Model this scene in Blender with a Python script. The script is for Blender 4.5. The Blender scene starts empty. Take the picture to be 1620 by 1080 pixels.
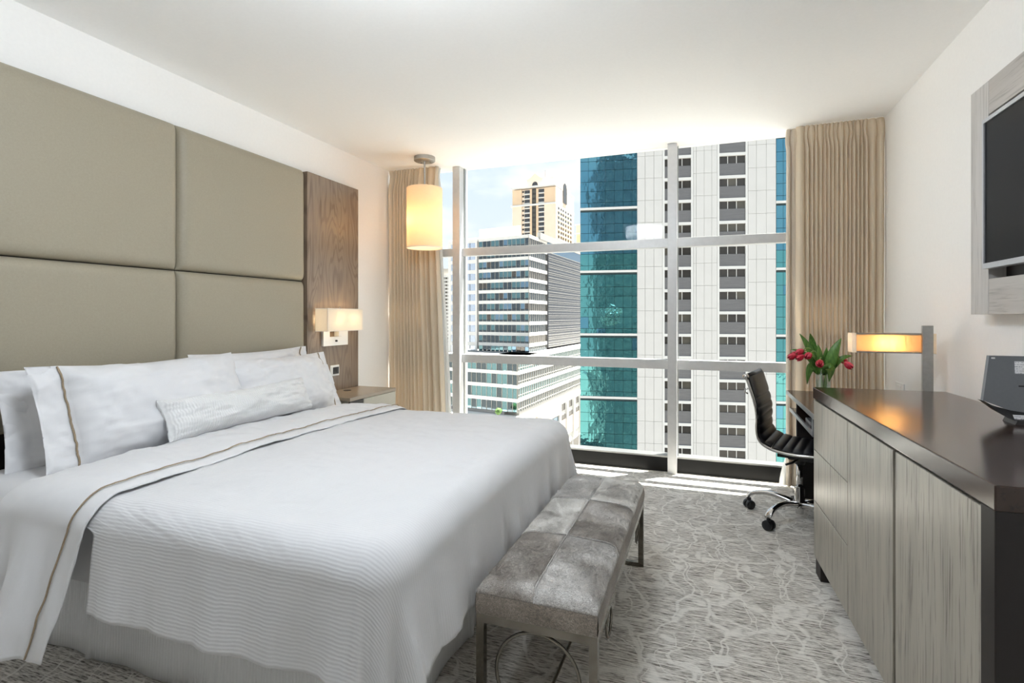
import bpy, bmesh, math, random
from math import sin, cos, pi, sqrt, radians, hypot, atan2
from mathutils import Matrix, Vector, noise

random.seed(7)
scene = bpy.context.scene
COL = scene.collection

# ------------------------------------------------------------------ camera
cam_d = bpy.data.cameras.new('camera'); cam = bpy.data.objects.new('camera', cam_d); COL.objects.link(cam)
cam.location = (0, 0, 1.28); cam.rotation_euler = (radians(90), 0, radians(20.12))
cam_d.sensor_width = 36; cam_d.lens = 838 / 1620 * 36; cam_d.shift_y = -40 / 1620
cam_d.clip_start = 0.05; cam_d.clip_end = 3000
scene.camera = cam
vs = scene.view_settings
vs.view_transform = 'Standard'; vs.look = 'None'; vs.gamma = 1.0; vs.use_curve_mapping = False
vs.exposure = 1.35
scene.cycles.max_bounces = 12; scene.cycles.diffuse_bounces = 8; scene.cycles.transparent_max_bounces = 16

# ------------------------------------------------------------------ sky
SKY = 0.43
world = bpy.data.worlds.new('sky'); scene.world = world; world.use_nodes = True
nt = world.node_tree; nt.nodes.clear()
def wn(t, **k):
    n = nt.nodes.new(t)
    for a, b in k.items(): setattr(n, a, b)
    return n
tc = wn('ShaderNodeTexCoord'); sep = wn('ShaderNodeSeparateXYZ'); nt.links.new(tc.outputs['Generated'], sep.inputs[0])
ramp = wn('ShaderNodeValToRGB'); nt.links.new(sep.outputs['Z'], ramp.inputs[0])
cr = ramp.color_ramp; cr.elements[0].position = 0.0; cr.elements[0].color = (.92, .96, 1, 1)
cr.elements[1].position = 0.9; cr.elements[1].color = (.46, .68, 1, 1)
e = cr.elements.new(.26); e.color = (.76, .87, 1, 1)
mp = wn('ShaderNodeMapping'); mp.inputs['Scale'].default_value = (3.2, 3.2, 7); mp.inputs['Location'].default_value = (.35, .2, .4)
nt.links.new(tc.outputs['Generated'], mp.inputs[0])
nz = wn('ShaderNodeTexNoise'); nz.inputs['Scale'].default_value = 1.3; nz.inputs['Detail'].default_value = 7; nz.inputs['Roughness'].default_value = .55
nt.links.new(mp.outputs[0], nz.inputs['Vector'])
cm = wn('ShaderNodeMapRange'); cm.inputs['From Min'].default_value = .47; cm.inputs['From Max'].default_value = .62
nt.links.new(nz.outputs['Fac'], cm.inputs['Value'])
mx = wn('ShaderNodeMixRGB'); nt.links.new(cm.outputs[0], mx.inputs[0]); nt.links.new(ramp.outputs[0], mx.inputs[1]); mx.inputs[2].default_value = (1.1, 1.1, 1.1, 1)
bg = wn('ShaderNodeBackground'); bg.inputs['Strength'].default_value = SKY; nt.links.new(mx.outputs[0], bg.inputs[0])
wo = wn('ShaderNodeOutputWorld'); nt.links.new(bg.outputs[0], wo.inputs[0])

# sun, high, in front of the window and to its right
sd = bpy.data.lights.new('sun', 'SUN'); sd.energy = 13.5; sd.angle = radians(.6); sd.color = (1, .97, .92)
sun = bpy.data.objects.new('sun', sd); COL.objects.link(sun)
el, az = radians(75), radians(45)
sv = Vector((-sin(az) * cos(el), -cos(az) * cos(el), -sin(el)))
sun.rotation_euler = sv.to_track_quat('-Z', 'Y').to_euler(); sun.location = (10, 20, 60)

FILL = 24.0     # radiance of the added fill light's drum
# window portal: guides daylight sampling only, gives off no light of its own
pd = bpy.data.lights.new('window_portal', 'AREA'); pd.shape = 'RECTANGLE'; pd.size = 4.0; pd.size_y = 2.5
pd.cycles.is_portal = True
po = bpy.data.objects.new('window_portal', pd); COL.objects.link(po); po.location = (-.86, 4.75, 1.42); po.rotation_euler = (radians(-90), 0, 0)

# ------------------------------------------------------------------ helpers
def lin(r, g, b):
    f = lambda c: c / 12.92 if c <= .04045 else ((c + .055) / 1.055) ** 2.4
    return (f(r / 255), f(g / 255), f(b / 255), 1)

class NM:
    """small node-material builder"""
    def __init__(s, name):
        s.m = bpy.data.materials.new(name); s.m.use_nodes = True; s.t = s.m.node_tree; s.t.nodes.clear()
        s.out = s.n('ShaderNodeOutputMaterial')
    def n(s, t, ins=None, **k):
        n = s.t.nodes.new(t)
        for a, b in k.items(): setattr(n, a, b)
        for a, b in (ins or {}).items(): s.set(n.inputs[a], b)
        return n
    def set(s, sock, v):
        if hasattr(v, 'is_output') and v.is_output: s.t.links.new(v, sock)
        else: sock.default_value = v
    def coords(s, kind='Object', scale=(1, 1, 1), rot=(0, 0, 0), loc=(0, 0, 0)):
        c = s.n('ShaderNodeTexCoord'); m = s.n('ShaderNodeMapping', {'Vector': c.outputs[kind], 'Scale': scale, 'Rotation': rot, 'Location': loc})
        return m.outputs[0]
    def world(s, scale=(1, 1, 1), rot=(0, 0, 0), loc=(0, 0, 0)):
        c = s.n('ShaderNodeNewGeometry'); m = s.n('ShaderNodeMapping', {'Vector': c.outputs['Position'], 'Scale': scale, 'Rotation': rot, 'Location': loc})
        return m.outputs[0]
    def noise(s, vec, scale=5, detail=4, rough=.5, dist=0):
        return s.n('ShaderNodeTexNoise', {'Vector': vec, 'Scale': scale, 'Detail': detail, 'Roughness': rough, 'Distortion': dist}).outputs['Fac']
    def ramp(s, fac, stops, interp='LINEAR'):
        r = s.n('ShaderNodeValToRGB', {'Fac': fac}); c = r.color_ramp; c.interpolation = interp
        c.elements[0].position, c.elements[0].color = stops[0]
        c.elements[1].position, c.elements[1].color = stops[-1]
        for p, col in stops[1:-1]:
            e = c.elements.new(p); e.color = col
        return r.outputs[0]
    def rng(s, v, a, b, c=0, d=1):
        return s.n('ShaderNodeMapRange', {'Value': v, 'From Min': a, 'From Max': b, 'To Min': c, 'To Max': d}).outputs[0]
    def math(s, op, a, b=0.0, clamp=False):
        return s.n('ShaderNodeMath', {0: a, 1: b}, operation=op, use_clamp=clamp).outputs[0]
    def mix(s, f, a, b, mode='MIX'):
        return s.n('ShaderNodeMixRGB', {'Fac': f, 'Color1': a, 'Color2': b}, blend_type=mode).outputs[0]
    def bump(s, hgt, strength=.3, dist=.01):
        return s.n('ShaderNodeBump', {'Height': hgt, 'Strength': strength, 'Distance': dist}).outputs[0]
    def bsdf(s, color, rough=.5, metal=0, normal=None, **k):
        ins = {'Base Color': color, 'Roughness': rough, 'Metallic': metal}
        if normal is not None: ins['Normal'] = normal
        ins.update(k)
        b = s.n('ShaderNodeBsdfPrincipled', ins); return b.outputs[0]
    def done(s, sh):
        s.t.links.new(sh, s.out.inputs['Surface']); return s.m

def plain(name, c, rough=.5, metal=0, **k):
    m = NM(name); return m.done(m.bsdf(c, rough, metal, **k))
def speck(name, c, rough=.6, amp=.06, scale=40, bump=.15, metal=0):
    """colour with faint mottling and fine relief"""
    m = NM(name); v = m.world(); f = m.noise(v, scale, 4)
    d = (c[0] * (1 - amp), c[1] * (1 - amp), c[2] * (1 - amp), 1); l = tuple(min(1, q * (1 + amp)) for q in c[:3]) + (1,)
    return m.done(m.bsdf(m.ramp(f, [(.3, d), (.7, l)]), rough, metal, m.bump(f, bump, .002)))
def wood(name, light, dark, axis='Z', rough=.4, scale=1.0, strength=.8, cath=0, bump=.12, thr=(.52, .68)):
    m = NM(name)
    st = {'Z': (1, 1, .045), 'X': (.045, 1, 1), 'Y': (1, .045, 1)}[axis]
    v = m.world(scale=tuple(q * scale for q in st))
    f1 = m.noise(v, 95, 5, .6, .3); f2 = m.noise(v, 22, 3, .5, .8)
    g = m.rng(f1, thr[0], thr[1]); g2 = m.rng(f2, .4, .7)
    pat = m.math('ADD', m.math('MULTIPLY', g, .75), m.math('MULTIPLY', g2, .3), True)
    if cath:
        vw = m.world(scale=(1, 3.2, .55)); w = m.rng(m.math('SINE', m.math('MULTIPLY', m.noise(vw, 1.6, 2, .45, .4), 95.0)), -1, 1)
        pat = m.math('ADD', m.math('MULTIPLY', pat, 1 - cath), m.math('MULTIPLY', m.rng(w, .55, .95), cath), True)
    pat = m.math('MULTIPLY', pat, strength)
    return m.done(m.bsdf(m.mix(pat, light, dark), rough, 0, m.bump(pat, -bump, .002)))

WM = {}
def reg(o, M): WM[o.name] = M.copy()
def link(o, parent, M):
    COL.objects.link(o)
    if parent is not None:
        o.parent = parent; o.matrix_parent_inverse = WM[parent.name].inverted()
    o.matrix_basis = M
    reg(o, M)
    return o
def tag(o, label=None, cat=None, group=None, kind=None):
    if label: o['label'] = label
    if cat: o['category'] = cat
    if group: o['group'] = group
    if kind: o['kind'] = kind
    return o
def empty(name, loc, label=None, cat=None, group=None, rotz=0, kind=None):
    o = bpy.data.objects.new(name, None); o.empty_display_size = .1
    link(o, None, Matrix.Translation(loc) @ Matrix.Rotation(rotz, 4, 'Z'))
    return tag(o, label, cat, group, kind)
def mk(name, verts, faces, mat, parent=None, smooth=False, M=None, uvs=None, mats=None):
    """one mesh object; verts in world space, or in the space of M; origin at the base centre"""
    vs_ = [Vector(v) for v in verts]
    lo = [min(v[i] for v in vs_) for i in range(3)]; hi = [max(v[i] for v in vs_) for i in range(3)]
    c = Vector(((lo[0] + hi[0]) / 2, (lo[1] + hi[1]) / 2, lo[2]))
    me = bpy.data.meshes.new(name); me.from_pydata([tuple(v - c) for v in vs_], [], [tuple(f) for f in faces])
    me.materials.append(mat)
    if smooth: me.polygons.foreach_set('use_smooth', [True] * len(me.polygons))
    if uvs:
        ul = me.uv_layers.new(name='UVMap')
        for l in me.loops: ul.data[l.index].uv = uvs[l.vertex_index]
    me.update()
    o = bpy.data.objects.new(name, me)
    return link(o, parent, (M or Matrix.Identity(4)) @ Matrix.Translation(c))
def shared(name, me, parent, M):
    return link(bpy.data.objects.new(name, me), parent, M)
class MB:
    """collects pieces of ONE part"""
    def __init__(s): s.v = []; s.f = []
    def add(s, v, f):
        k = len(s.v); s.v += [tuple(p) for p in v]; s.f += [tuple(i + k for i in q) for q in f]; return s
    def box(s, x, y, z, bev=0):
        if bev:
            bm = bmesh.new(); bmesh.ops.create_cube(bm, size=1)
            for v in bm.verts: v.co = ((x[0] + x[1]) / 2 + v.co.x * (x[1] - x[0]), (y[0] + y[1]) / 2 + v.co.y * (y[1] - y[0]), (z[0] + z[1]) / 2 + v.co.z * (z[1] - z[0]))
            bmesh.ops.bevel(bm, geom=bm.edges[:], offset=bev, segments=2, affect='EDGES', profile=.6)
            bm.verts.index_update(); s.add([v.co.copy() for v in bm.verts], [[v.index for v in f.verts] for f in bm.faces]); bm.free(); return s
        P = [(x[i], y[j], z[k]) for k in (0, 1) for j in (0, 1) for i in (0, 1)]
        return s.add(P, [(0, 2, 3, 1), (4, 5, 7, 6), (0, 1, 5, 4), (2, 6, 7, 3), (0, 4, 6, 2), (1, 3, 7, 5)])
    def prism(s, poly, h0, h1, fn):
        n = len(poly); v = [fn(a, b, h0) for a, b in poly] + [fn(a, b, h1) for a, b in poly]
        return s.add(v, [tuple(range(n))[::-1], tuple(range(n, 2 * n))] + [(i, (i + 1) % n, n + (i + 1) % n, n + i) for i in range(n)])
    def tube(s, pts, rad, n=10, closed=False, caps=True):
        pts = [Vector(p) for p in pts]; N = len(pts); rad = rad if isinstance(rad, (list, tuple)) else [rad] * N
        rings = []; ref = None
        for i, p in enumerate(pts):
            a = pts[(i - 1) % N] if (closed or i > 0) else p; b = pts[(i + 1) % N] if (closed or i < N - 1) else p
            t = (b - a).normalized()
            if ref is None: ref = t.orthogonal().normalized()
            ref = (ref - t * ref.dot(t)).normalized(); bi = t.cross(ref)
            rings.append([p + (ref * cos(2 * pi * k / n) + bi * sin(2 * pi * k / n)) * rad[i] for k in range(n)])
        v = [q for r in rings for q in r]; f = []
        for i in range(N if closed else N - 1):
            j = (i + 1) % N
            for k in range(n): f.append((i * n + k, i * n + (k + 1) % n, j * n + (k + 1) % n, j * n + k))
        if caps and not closed: f += [tuple(range(n))[::-1], tuple((N - 1) * n + k for k in range(n))]
        return s.add(v, f)
    def lathe(s, prof, c, n=32, axis='Z', closed=False):
        v = []; f = []
        for (r_, h_) in prof:
            for k in range(n):
                a = 2 * pi * k / n; q = (r_ * cos(a), r_ * sin(a), h_)
                if axis == 'X': q = (q[2], q[0], q[1])
                if axis == 'Y': q = (q[0], q[2], q[1])
                v.append((c[0] + q[0], c[1] + q[1], c[2] + q[2]))
        m_ = len(prof)
        for i in range(m_ if closed else m_ - 1):
            j = (i + 1) % m_
            for k in range(n): f.append((i * n + k, i * n + (k + 1) % n, j * n + (k + 1) % n, j * n + k))
        return s.add(v, f)
    def grid(s, fn, nu, nv):
        v = [fn(i / nu, j / nv) for j in range(nv + 1) for i in range(nu + 1)]
        return s.add(v, [(j * (nu + 1) + i, j * (nu + 1) + i + 1, (j + 1) * (nu + 1) + i + 1, (j + 1) * (nu + 1) + i) for j in range(nv) for i in range(nu)])
    def build(s, name, mat, parent=None, smooth=False, M=None, uvs=None): return mk(name, s.v, s.f, mat, parent, smooth, M, uvs)
def box(name, x, y, z, mat, parent=None, bev=0, M=None): return MB().box(x, y, z, bev).build(name, mat, parent, False, M)
def auto_smooth(o, ang=40):
    me = o.data; me.polygons.foreach_set('use_smooth', [True] * len(me.polygons))
    if hasattr(me, 'set_sharp_from_angle'): me.set_sharp_from_angle(angle=radians(ang))
    return o
def solid(o, t, off=0):
    m = o.modifiers.new('thickness', 'SOLIDIFY'); m.thickness = t; m.offset = off; return o
def fbm(x, y, z=0, s=1.0): return noise.fractal(Vector((x * s, y * s, z * s)), 1.0, 2.0, 4)
def sm(a, b, x):
    t = max(0, min(1, (x - a) / (b - a))); return t * t * (3 - 2 * t)
def lamp_light(name, loc, watts, color, radius, parent):
    d = bpy.data.lights.new(name, 'POINT'); d.energy = watts; d.color = color; d.shadow_soft_size = radius
    o = bpy.data.objects.new(name, d); return link(o, parent, Matrix.Translation(loc))

# ------------------------------------------------------------------ materials
M_wall = speck('white_wall_paint', lin(241, 240, 238), .55, .012, 60, .05)
M_ceil = speck('ceiling_paint', lin(247, 247, 246), .8, .01, 60, .04)
M_alu = speck('brushed_aluminium_frame', lin(206, 206, 206), .42, .03, 30, .03, .35)
M_black = plain('black_sill_paint', (.006, .006, .006, 1), .5, 0, **{'Specular IOR Level': .25})
def m_hotel():
    m = NM('dark_hotel_facade'); p = m.n('ShaderNodeNewGeometry').outputs['Position']; sp_ = m.n('ShaderNodeSeparateXYZ', {0: p}).outputs
    v = m.n('ShaderNodeCombineXYZ', {0: sp_[0], 1: sp_[2], 2: 0.0}).outputs[0]
    b = m.n('ShaderNodeTexBrick', {'Vector': v, 'Color1': lin(70, 84, 92), 'Color2': lin(44, 58, 66), 'Mortar': lin(136, 136, 132), 'Scale': 1.0, 'Mortar Size': .12, 'Brick Width': 1.94, 'Row Height': 3.1}, offset=0.0).outputs['Color']
    return m.done(m.bsdf(b, .25))
M_dark = m_hotel()
M_chrome = plain('polished_chrome', (.62, .61, .6, 1), .12, 1)
M_satin = plain('satin_silver', (.80, .79, .77, 1), .4, .6)
M_nickel = plain('dark_polished_nickel', (.22, .20, .17, 1), .12, 1)
M_steel = speck('brushed_steel', (.42, .42, .41, 1), .32, .06, 60, .04, .9)
M_white = plain('white_plastic', (.82, .82, .8, 1), .4)
M_blackp = plain('black_plastic', (.012, .012, .013, 1), .4)

def m_glass(name, gl=.05, tint=(.97, .985, .98, 1)):
    m = NM(name); t = m.n('ShaderNodeBsdfTransparent', {'Color': tint}).outputs[0]
    g = m.n('ShaderNodeBsdfGlossy', {'Color': (1, 1, 1, 1), 'Roughness': .02}).outputs[0]
    return m.done(m.n('ShaderNodeMixShader', {0: gl, 1: t, 2: g}).outputs[0])
M_pane = m_glass('window_glass', .004)

def m_carpet():
    m = NM('patterned_carpet'); p = m.world()
    # streaky ground running across the room
    s1 = m.noise(m.world(scale=(10, 120, 1)), 1.0, 4, .65); s2 = m.noise(m.world(scale=(34, 250, 1)), 1.0, 3, .6)
    ground = m.math('ADD', m.math('MULTIPLY', s1, .6), m.math('MULTIPLY', s2, .45))
    gcol = m.ramp(ground, [(.42, lin(82, 76, 68)), (.50, lin(176, 170, 161)), (.60, lin(226, 221, 213))])
    # branches: warped cell borders stretched along the room; blossoms: spots
    wv = m.n('ShaderNodeVectorMath', {0: p, 1: m.n('ShaderNodeVectorMath', {0: m.n('ShaderNodeTexNoise', {'Vector': p, 'Scale': 4.5, 'Detail': 2}).outputs['Color'], 1: (.3, .3, 0)}, operation='MULTIPLY').outputs[0]}, operation='ADD').outputs[0]
    sc = m.n('ShaderNodeMapping', {'Vector': wv, 'Scale': (4.0, 1.9, .001)}).outputs[0]
    ed = m.n('ShaderNodeTexVoronoi', {'Vector': sc, 'Scale': 1.0}, feature='DISTANCE_TO_EDGE').outputs['Distance']
    line = m.rng(ed, .028, .012)
    sc2 = m.n('ShaderNodeMapping', {'Vector': wv, 'Scale': (7.5, 4.2, .001), 'Location': (3.3, 1.7, 0)}).outputs[0]
    ed2 = m.n('ShaderNodeTexVoronoi', {'Vector': sc2, 'Scale': 1.0}, feature='DISTANCE_TO_EDGE').outputs['Distance']
    msk = m.rng(m.noise(p, 2.3, 2), .40, .48)
    line2 = m.math('MULTIPLY', m.rng(ed2, .028, .012), msk)
    sc3 = m.n('ShaderNodeMapping', {'Vector': wv, 'Scale': (7.5, 7.0, .001), 'Location': (1.3, 4.1, 0)}).outputs[0]
    sp = m.n('ShaderNodeTexVoronoi', {'Vector': sc3, 'Scale': 1.0, 'Randomness': 1.0}).outputs['Distance']
    spot = m.rng(sp, .27, .21)
    pat = m.math('MAXIMUM', m.math('MAXIMUM', line, line2), spot)
    brk = m.rng(m.noise(m.world(scale=(30, 60, 1)), 1, 3, .6), .3, .5, .35, 1)
    pat = m.math('MULTIPLY', pat, brk)
    fine = m.noise(p, 420, 2, .7)
    col = m.mix(m.math('MULTIPLY', pat, .72), gcol, lin(232, 228, 220))
    col = m.mix(.35, col, m.ramp(fine, [(.3, (.25, .25, .25, 1)), (.7, (.85, .85, .85, 1))]), 'OVERLAY')
    h_ = m.math('ADD', m.math('ADD', m.math('MULTIPLY', ground, .7), m.math('MULTIPLY', pat, .35)), m.math('MULTIPLY', fine, .5))
    return m.done(m.bsdf(col, .95, 0, m.bump(h_, .5, .006), **{'Specular IOR Level': .15, 'Sheen Weight': .2}))
M_carpet = m_carpet()

def m_fabric(name, c, scale=900, amp=.1, rough=.85, bump=.25, sheen=.1, trans=0):
    m = NM(name); v = m.world(scale=(1, 1, 1)); f = m.noise(v, scale, 2, .6); g = m.noise(v, scale * .25, 3)
    pat = m.math('ADD', m.math('MULTIPLY', f, .6), m.math('MULTIPLY', g, .4))
    d = (c[0] * (1 - amp), c[1] * (1 - amp), c[2] * (1 - amp), 1); l = tuple(min(.95, q * (1 + amp)) for q in c[:3]) + (1,)
    col = m.ramp(pat, [(.35, d), (.65, l)])
    b = m.bsdf(col, rough, 0, m.bump(pat, bump, .001), **{'Sheen Weight': sheen})
    if trans:
        t = m.n('ShaderNodeBsdfTranslucent', {'Color': col}).outputs[0]
        b = m.n('ShaderNodeMixShader', {0: trans, 1: b, 2: t}).outputs[0]
    return m.done(b)
M_vinyl = m_fabric('taupe_upholstery', lin(158, 150, 132), 420, .06, .5, .12, 0)
M_curt = m_fabric('tan_curtain_linen', lin(226, 214, 195), 700, .025, .85, .15, .1, .3)
M_curt2 = m_fabric('pale_curtain_lining', lin(216, 205, 190), 700, .05, .85, .2, .1, .2)
M_sheer = m_fabric('white_sheer', lin(240, 240, 238), 700, .03, .9, .1, 0, .45)
M_lin = m_fabric('white_bed_linen', lin(216, 216, 218), 900, .015, .75, .08, .1)
M_sheet = m_fabric('white_sateen_sheet', lin(218, 218, 220), 900, .012, .6, .05, .15)
M_trim = m_fabric('tan_trim_cord', lin(150, 132, 108), 600, .12, .8, .2)

def m_ribbed(name, c, period=.0115, strength=.5, axis=1):
    m = NM(name); uv = m.n('ShaderNodeUVMap').outputs[0]; s_ = m.n('ShaderNodeSeparateXYZ', {0: uv}).outputs[axis]
    w = m.math('SINE', m.math('MULTIPLY', s_, 2 * pi / period)); w = m.rng(w, -1, 1)
    f = m.noise(m.world(), 9, 3)
    col = m.mix(m.math('MULTIPLY', m.math('SUBTRACT', 1.0, w), .09), c, (c[0] * .55, c[1] * .55, c[2] * .55, 1))
    hh = m.math('ADD', m.math('MULTIPLY', w, 1.0), m.math('MULTIPLY', f, 1.2))
    return m.done(m.bsdf(col, .72, 0, m.bump(hh, strength, .0035), **{'Sheen Weight': .1}))
M_duvet = m_ribbed('ribbed_white_duvet', lin(214, 214, 216), .0105, .16)
M_rib2 = m_ribbed('ribbed_white_case', lin(226, 226, 226), .012, .45, 0)
M_skirt = m_ribbed('ribbed_bed_skirt', lin(228, 228, 228), .013, .4, 0)

M_oak = wood('grey_oak_veneer', lin(160, 154, 142), lin(70, 62, 54), 'Z', .32, 1.0, .85, 0, .12, (.54, .64))
M_oakp = wood('wall_panel_oak', lin(140, 122, 105), lin(82, 68, 56), 'Z', .26, .8, .75, .4)
M_oakg = wood('pale_grey_oak', lin(196, 193, 190), lin(138, 134, 130), 'Z', .42, 1.0, .7)
M_oakh = wood('pale_grey_oak_across', lin(186, 181, 176), lin(130, 124, 118), 'Y', .42, 1.0, .7)
M_esp = wood('espresso_wood', lin(62, 47, 40), lin(38, 28, 24), 'Y', .16, .8, .7, 0, .04)
M_espx = wood('espresso_end', lin(26, 18, 16), lin(14, 9, 8), 'Z', .5, .8, .6, 0, .04)
M_night = speck('nightstand_lacquer', lin(142, 128, 110), .3, .04, 90, .04)
M_nightf = speck('nightstand_front', lin(178, 174, 160), .5, .05, 200, .05)

def m_shade(name, c, tr=.5):
    m = NM(name); f = m.noise(m.world(scale=(1, 1, .2)), 300, 2); col = m.mix(m.rng(f, .3, .7, 0, .12), c, (c[0] * .7, c[1] * .7, c[2] * .7, 1))
    a = m.n('ShaderNodeBsdfDiffuse', {'Color': col}).outputs[0]; b = m.n('ShaderNodeBsdfTranslucent', {'Color': col}).outputs[0]
    return m.done(m.n('ShaderNodeMixShader', {0: tr, 1: a, 2: b}).outputs[0])
M_shade = m_shade('cream_drum_shade', lin(250, 240, 222))
M_shadew = m_shade('white_linen_shade', lin(250, 246, 238), .5)
M_amber = m_shade('amber_shade', lin(250, 228, 190), .6)
def m_emit(name, c, s):
    m = NM(name); return m.done(m.n('ShaderNodeEmission', {'Color': c, 'Strength': s}).outputs[0])
M_bulb = m_emit('lit_bulb', (1, .72, .38, 1), 6)

# ------------------------------------------------------------------ the setting
XL, XR, H = -2.885, 1.18, 2.68
def struct(o): return tag(o, None, None, None, 'structure')
struct(box('floor', (XL - .1, XR + .1), (-4.6, 4.66), (-.2, 0), M_carpet))
struct(box('ceiling', (XL - .1, XR + .1), (-4.6, 4.63), (H, H + .22), M_ceil))
struct(box('wall_left', (XL - .15, XL), (-4.6, 4.64), (0, H), M_wall))
struct(box('wall_right', (XR, XR + .15), (-4.6, 4.64), (0, H), M_wall))
struct(box('wall_back', (XL - .15, XR + .15), (-4.75, -4.6), (0, H), M_wall))

win = empty('window_1', (-.85, 4.56, 0), 'floor to ceiling window with silver mullions and crossbars', None, None, 0, 'structure')
for xa in (-2.233, -.294):
    m_ = box('mullion', (xa, xa + .072), (4.474, 4.654), (0, H), M_alu, win, .002)
    box('cover_strip', (xa + .072, xa + .080), (4.57, 4.60), (.13, H), M_steel, m_)
for za, zb in ((.845, .922), (1.847, 1.92)):
    for xa, xb in ((XL, -2.233), (-2.161, -.294), (-.222, XR)):
        box('crossbar', (xa, xb), (4.53, 4.60), (za, zb), M_alu, win, .002)
box('sill_cap', (XL, -2.233), (4.53, 4.65), (.118, .13), M_steel, win)
box('sill_cap', (-2.161, -.294), (4.53, 4.65), (.118, .13), M_steel, win)
box('sill_cap', (-.222, XR), (4.53, 4.65), (.118, .13), M_steel, win)
for xa, xb in ((XL, -2.233), (-2.161, -.294), (-.222, XR)):
    for za, zb in ((.13, .845), (.922, 1.847), (1.92, H)):
        box('pane', (xa, xb), (4.562, 4.568), (za, zb), M_pane, win)
struct(box('trim_1', (XL, XR), (4.535, 4.65), (0, .118), M_black))

# drum-shaped fill light, added out of view to brighten the room
M_fillglow = m_emit('fill_drum_glow', (.85, .925, 1, 1), FILL); M_fillbase = m_emit('fill_base_glow', (.85, .925, 1, 1), FILL * .45)
for lx, ly, lb in ((-.85, 1.2, 'added round drum fill light over the foot of the bed'),):
    lo_ = empty('added_fill_light', (lx, ly, H), lb, 'lamp')
    auto_smooth(MB().lathe([(.0005, 0), (.14, 0), (.14, -.03), (.02, -.03), (.02, -.085), (.0005, -.085)], (lx, ly, H), 48).build('fill_housing', M_steel, lo_))
    MB().lathe([(.26, -.10), (.26, -.245), (.25, -.255)], (lx, ly, H), 48).build('fill_drum', M_fillglow, lo_, True)
    MB().lathe([(.0005, -.085), (.36, -.087), (.365, -.092), (.36, -.10), (.258, -.10)], (lx, ly, H), 48).build('top_cap', M_white, lo_, True)  # wide cap shields the ceiling from the added light
    MB().lathe([(.25, -.255), (.24, -.26), (.0005, -.262)], (lx, ly, H), 48).build('fill_base', M_fillbase, lo_, True)

# the hotel's own outside: a dark tower around the room
hb = MB()
X0, X1, Y0, Y1, G = -3.3, 24, -16, 4.63, -42
hb.box((X0, X1), (Y0, Y1), (G, -.2)).box((X0, X1), (Y0, Y1), (H + .22, 46))
hb.box((X0, XL - .15), (Y0, Y1), (-.2, H + .22)).box((XR + .15, X1), (Y0, Y1), (-.2, H + .22))
struct(hb.build('wall_exterior', M_dark))
M_ground = speck('street_paving', lin(118, 115, 110), .9, .12, .08, .1)
struct(box('ground', (-700, 500), (-300, 1200), (G - 1, G), M_ground))

# ------------------------------------------------------------------ headboard and wall panel
hd = empty('headboard', (-2.86, 2.185, 0), 'tall taupe padded headboard of four upholstered squares', 'headboard')
box('base_board', (XL + .004, -2.862), (1.168, 3.202), (0, .77), M_espx, hd)
box('backing_board', (XL + .004, -2.868), (1.168, 3.202), (.77, 2.375), M_espx, hd)
def pad(y0, y1, z0, z1, seed):
    nu, nv = 44, 36
    def prof(d): t = max(0, min(1, d / .055)); return sqrt(max(0, 1 - (1 - t) ** 2))
    def fn(a, b):
        # crowd samples near the edges
        ea = .5 - .5 * cos(pi * a); eb = .5 - .5 * cos(pi * b)
        y = y0 + (y1 - y0) * ea; z = z0 + (z1 - z0) * eb
        p = prof(min(y - y0, y1 - y)) * prof(min(z - z0, z1 - z))
        w = fbm(y * 3 + seed, z * 3, 0) * .003
        return (-2.868 + .006 + p * .048 + (w * p) + .006 * sin(pi * ea) * sin(pi * eb) * p, y, z)
    m = MB().grid(fn, nu, nv); k = len(m.v)
    ring = [i for i in range(nu + 1)] + [(j + 1) * (nu + 1) - 1 for j in range(1, nv + 1)] + [nv * (nu + 1) + i for i in range(nu - 1, -1, -1)] + [j * (nu + 1) for j in range(nv - 1, 0, -1)]
    for i in ring: m.v.append((-2.868, m.v[i][1], m.v[i][2]))
    for i in range(len(ring)): m.f.append((ring[i], k + i, k + (i + 1) % len(ring), ring[(i + 1) % len(ring)]))
    return m.build('padded_panel', M_vinyl, hd, True)
pad(1.168, 2.182, .77, 1.540, 0); pad(2.188, 3.202, .77, 1.540, 3); pad(1.168, 2.182, 1.545, 2.375, 6); pad(2.188, 3.202, 1.545, 2.375, 9)
wp = box('wall_panel', (XL, -2.815), (3.21, 3.832), (.0, 2.37), M_oakp, None, .003)
tag(wp, 'brown oak veneer wall panel between padded headboard and curtain', 'wall panel')

# outlet in the wall panel
ol = empty('power_outlet', (-2.81, 3.52, .79), 'white outlet plate with black sockets on the oak panel beside pillow', 'outlet')
box('plate', (-2.815, -2.807), (3.465, 3.571), (.800, .886), M_white, ol, .003)
sk = box('socket', (-2.807, -2.803), (3.492, 3.560), (.815, .870), M_blackp, ol, .002)
for yy in (3.508, 3.536):
    box('socket_face', (-2.803, -2.801), (yy - .009, yy + .009), (.828, .858), M_blackp, sk)

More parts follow.
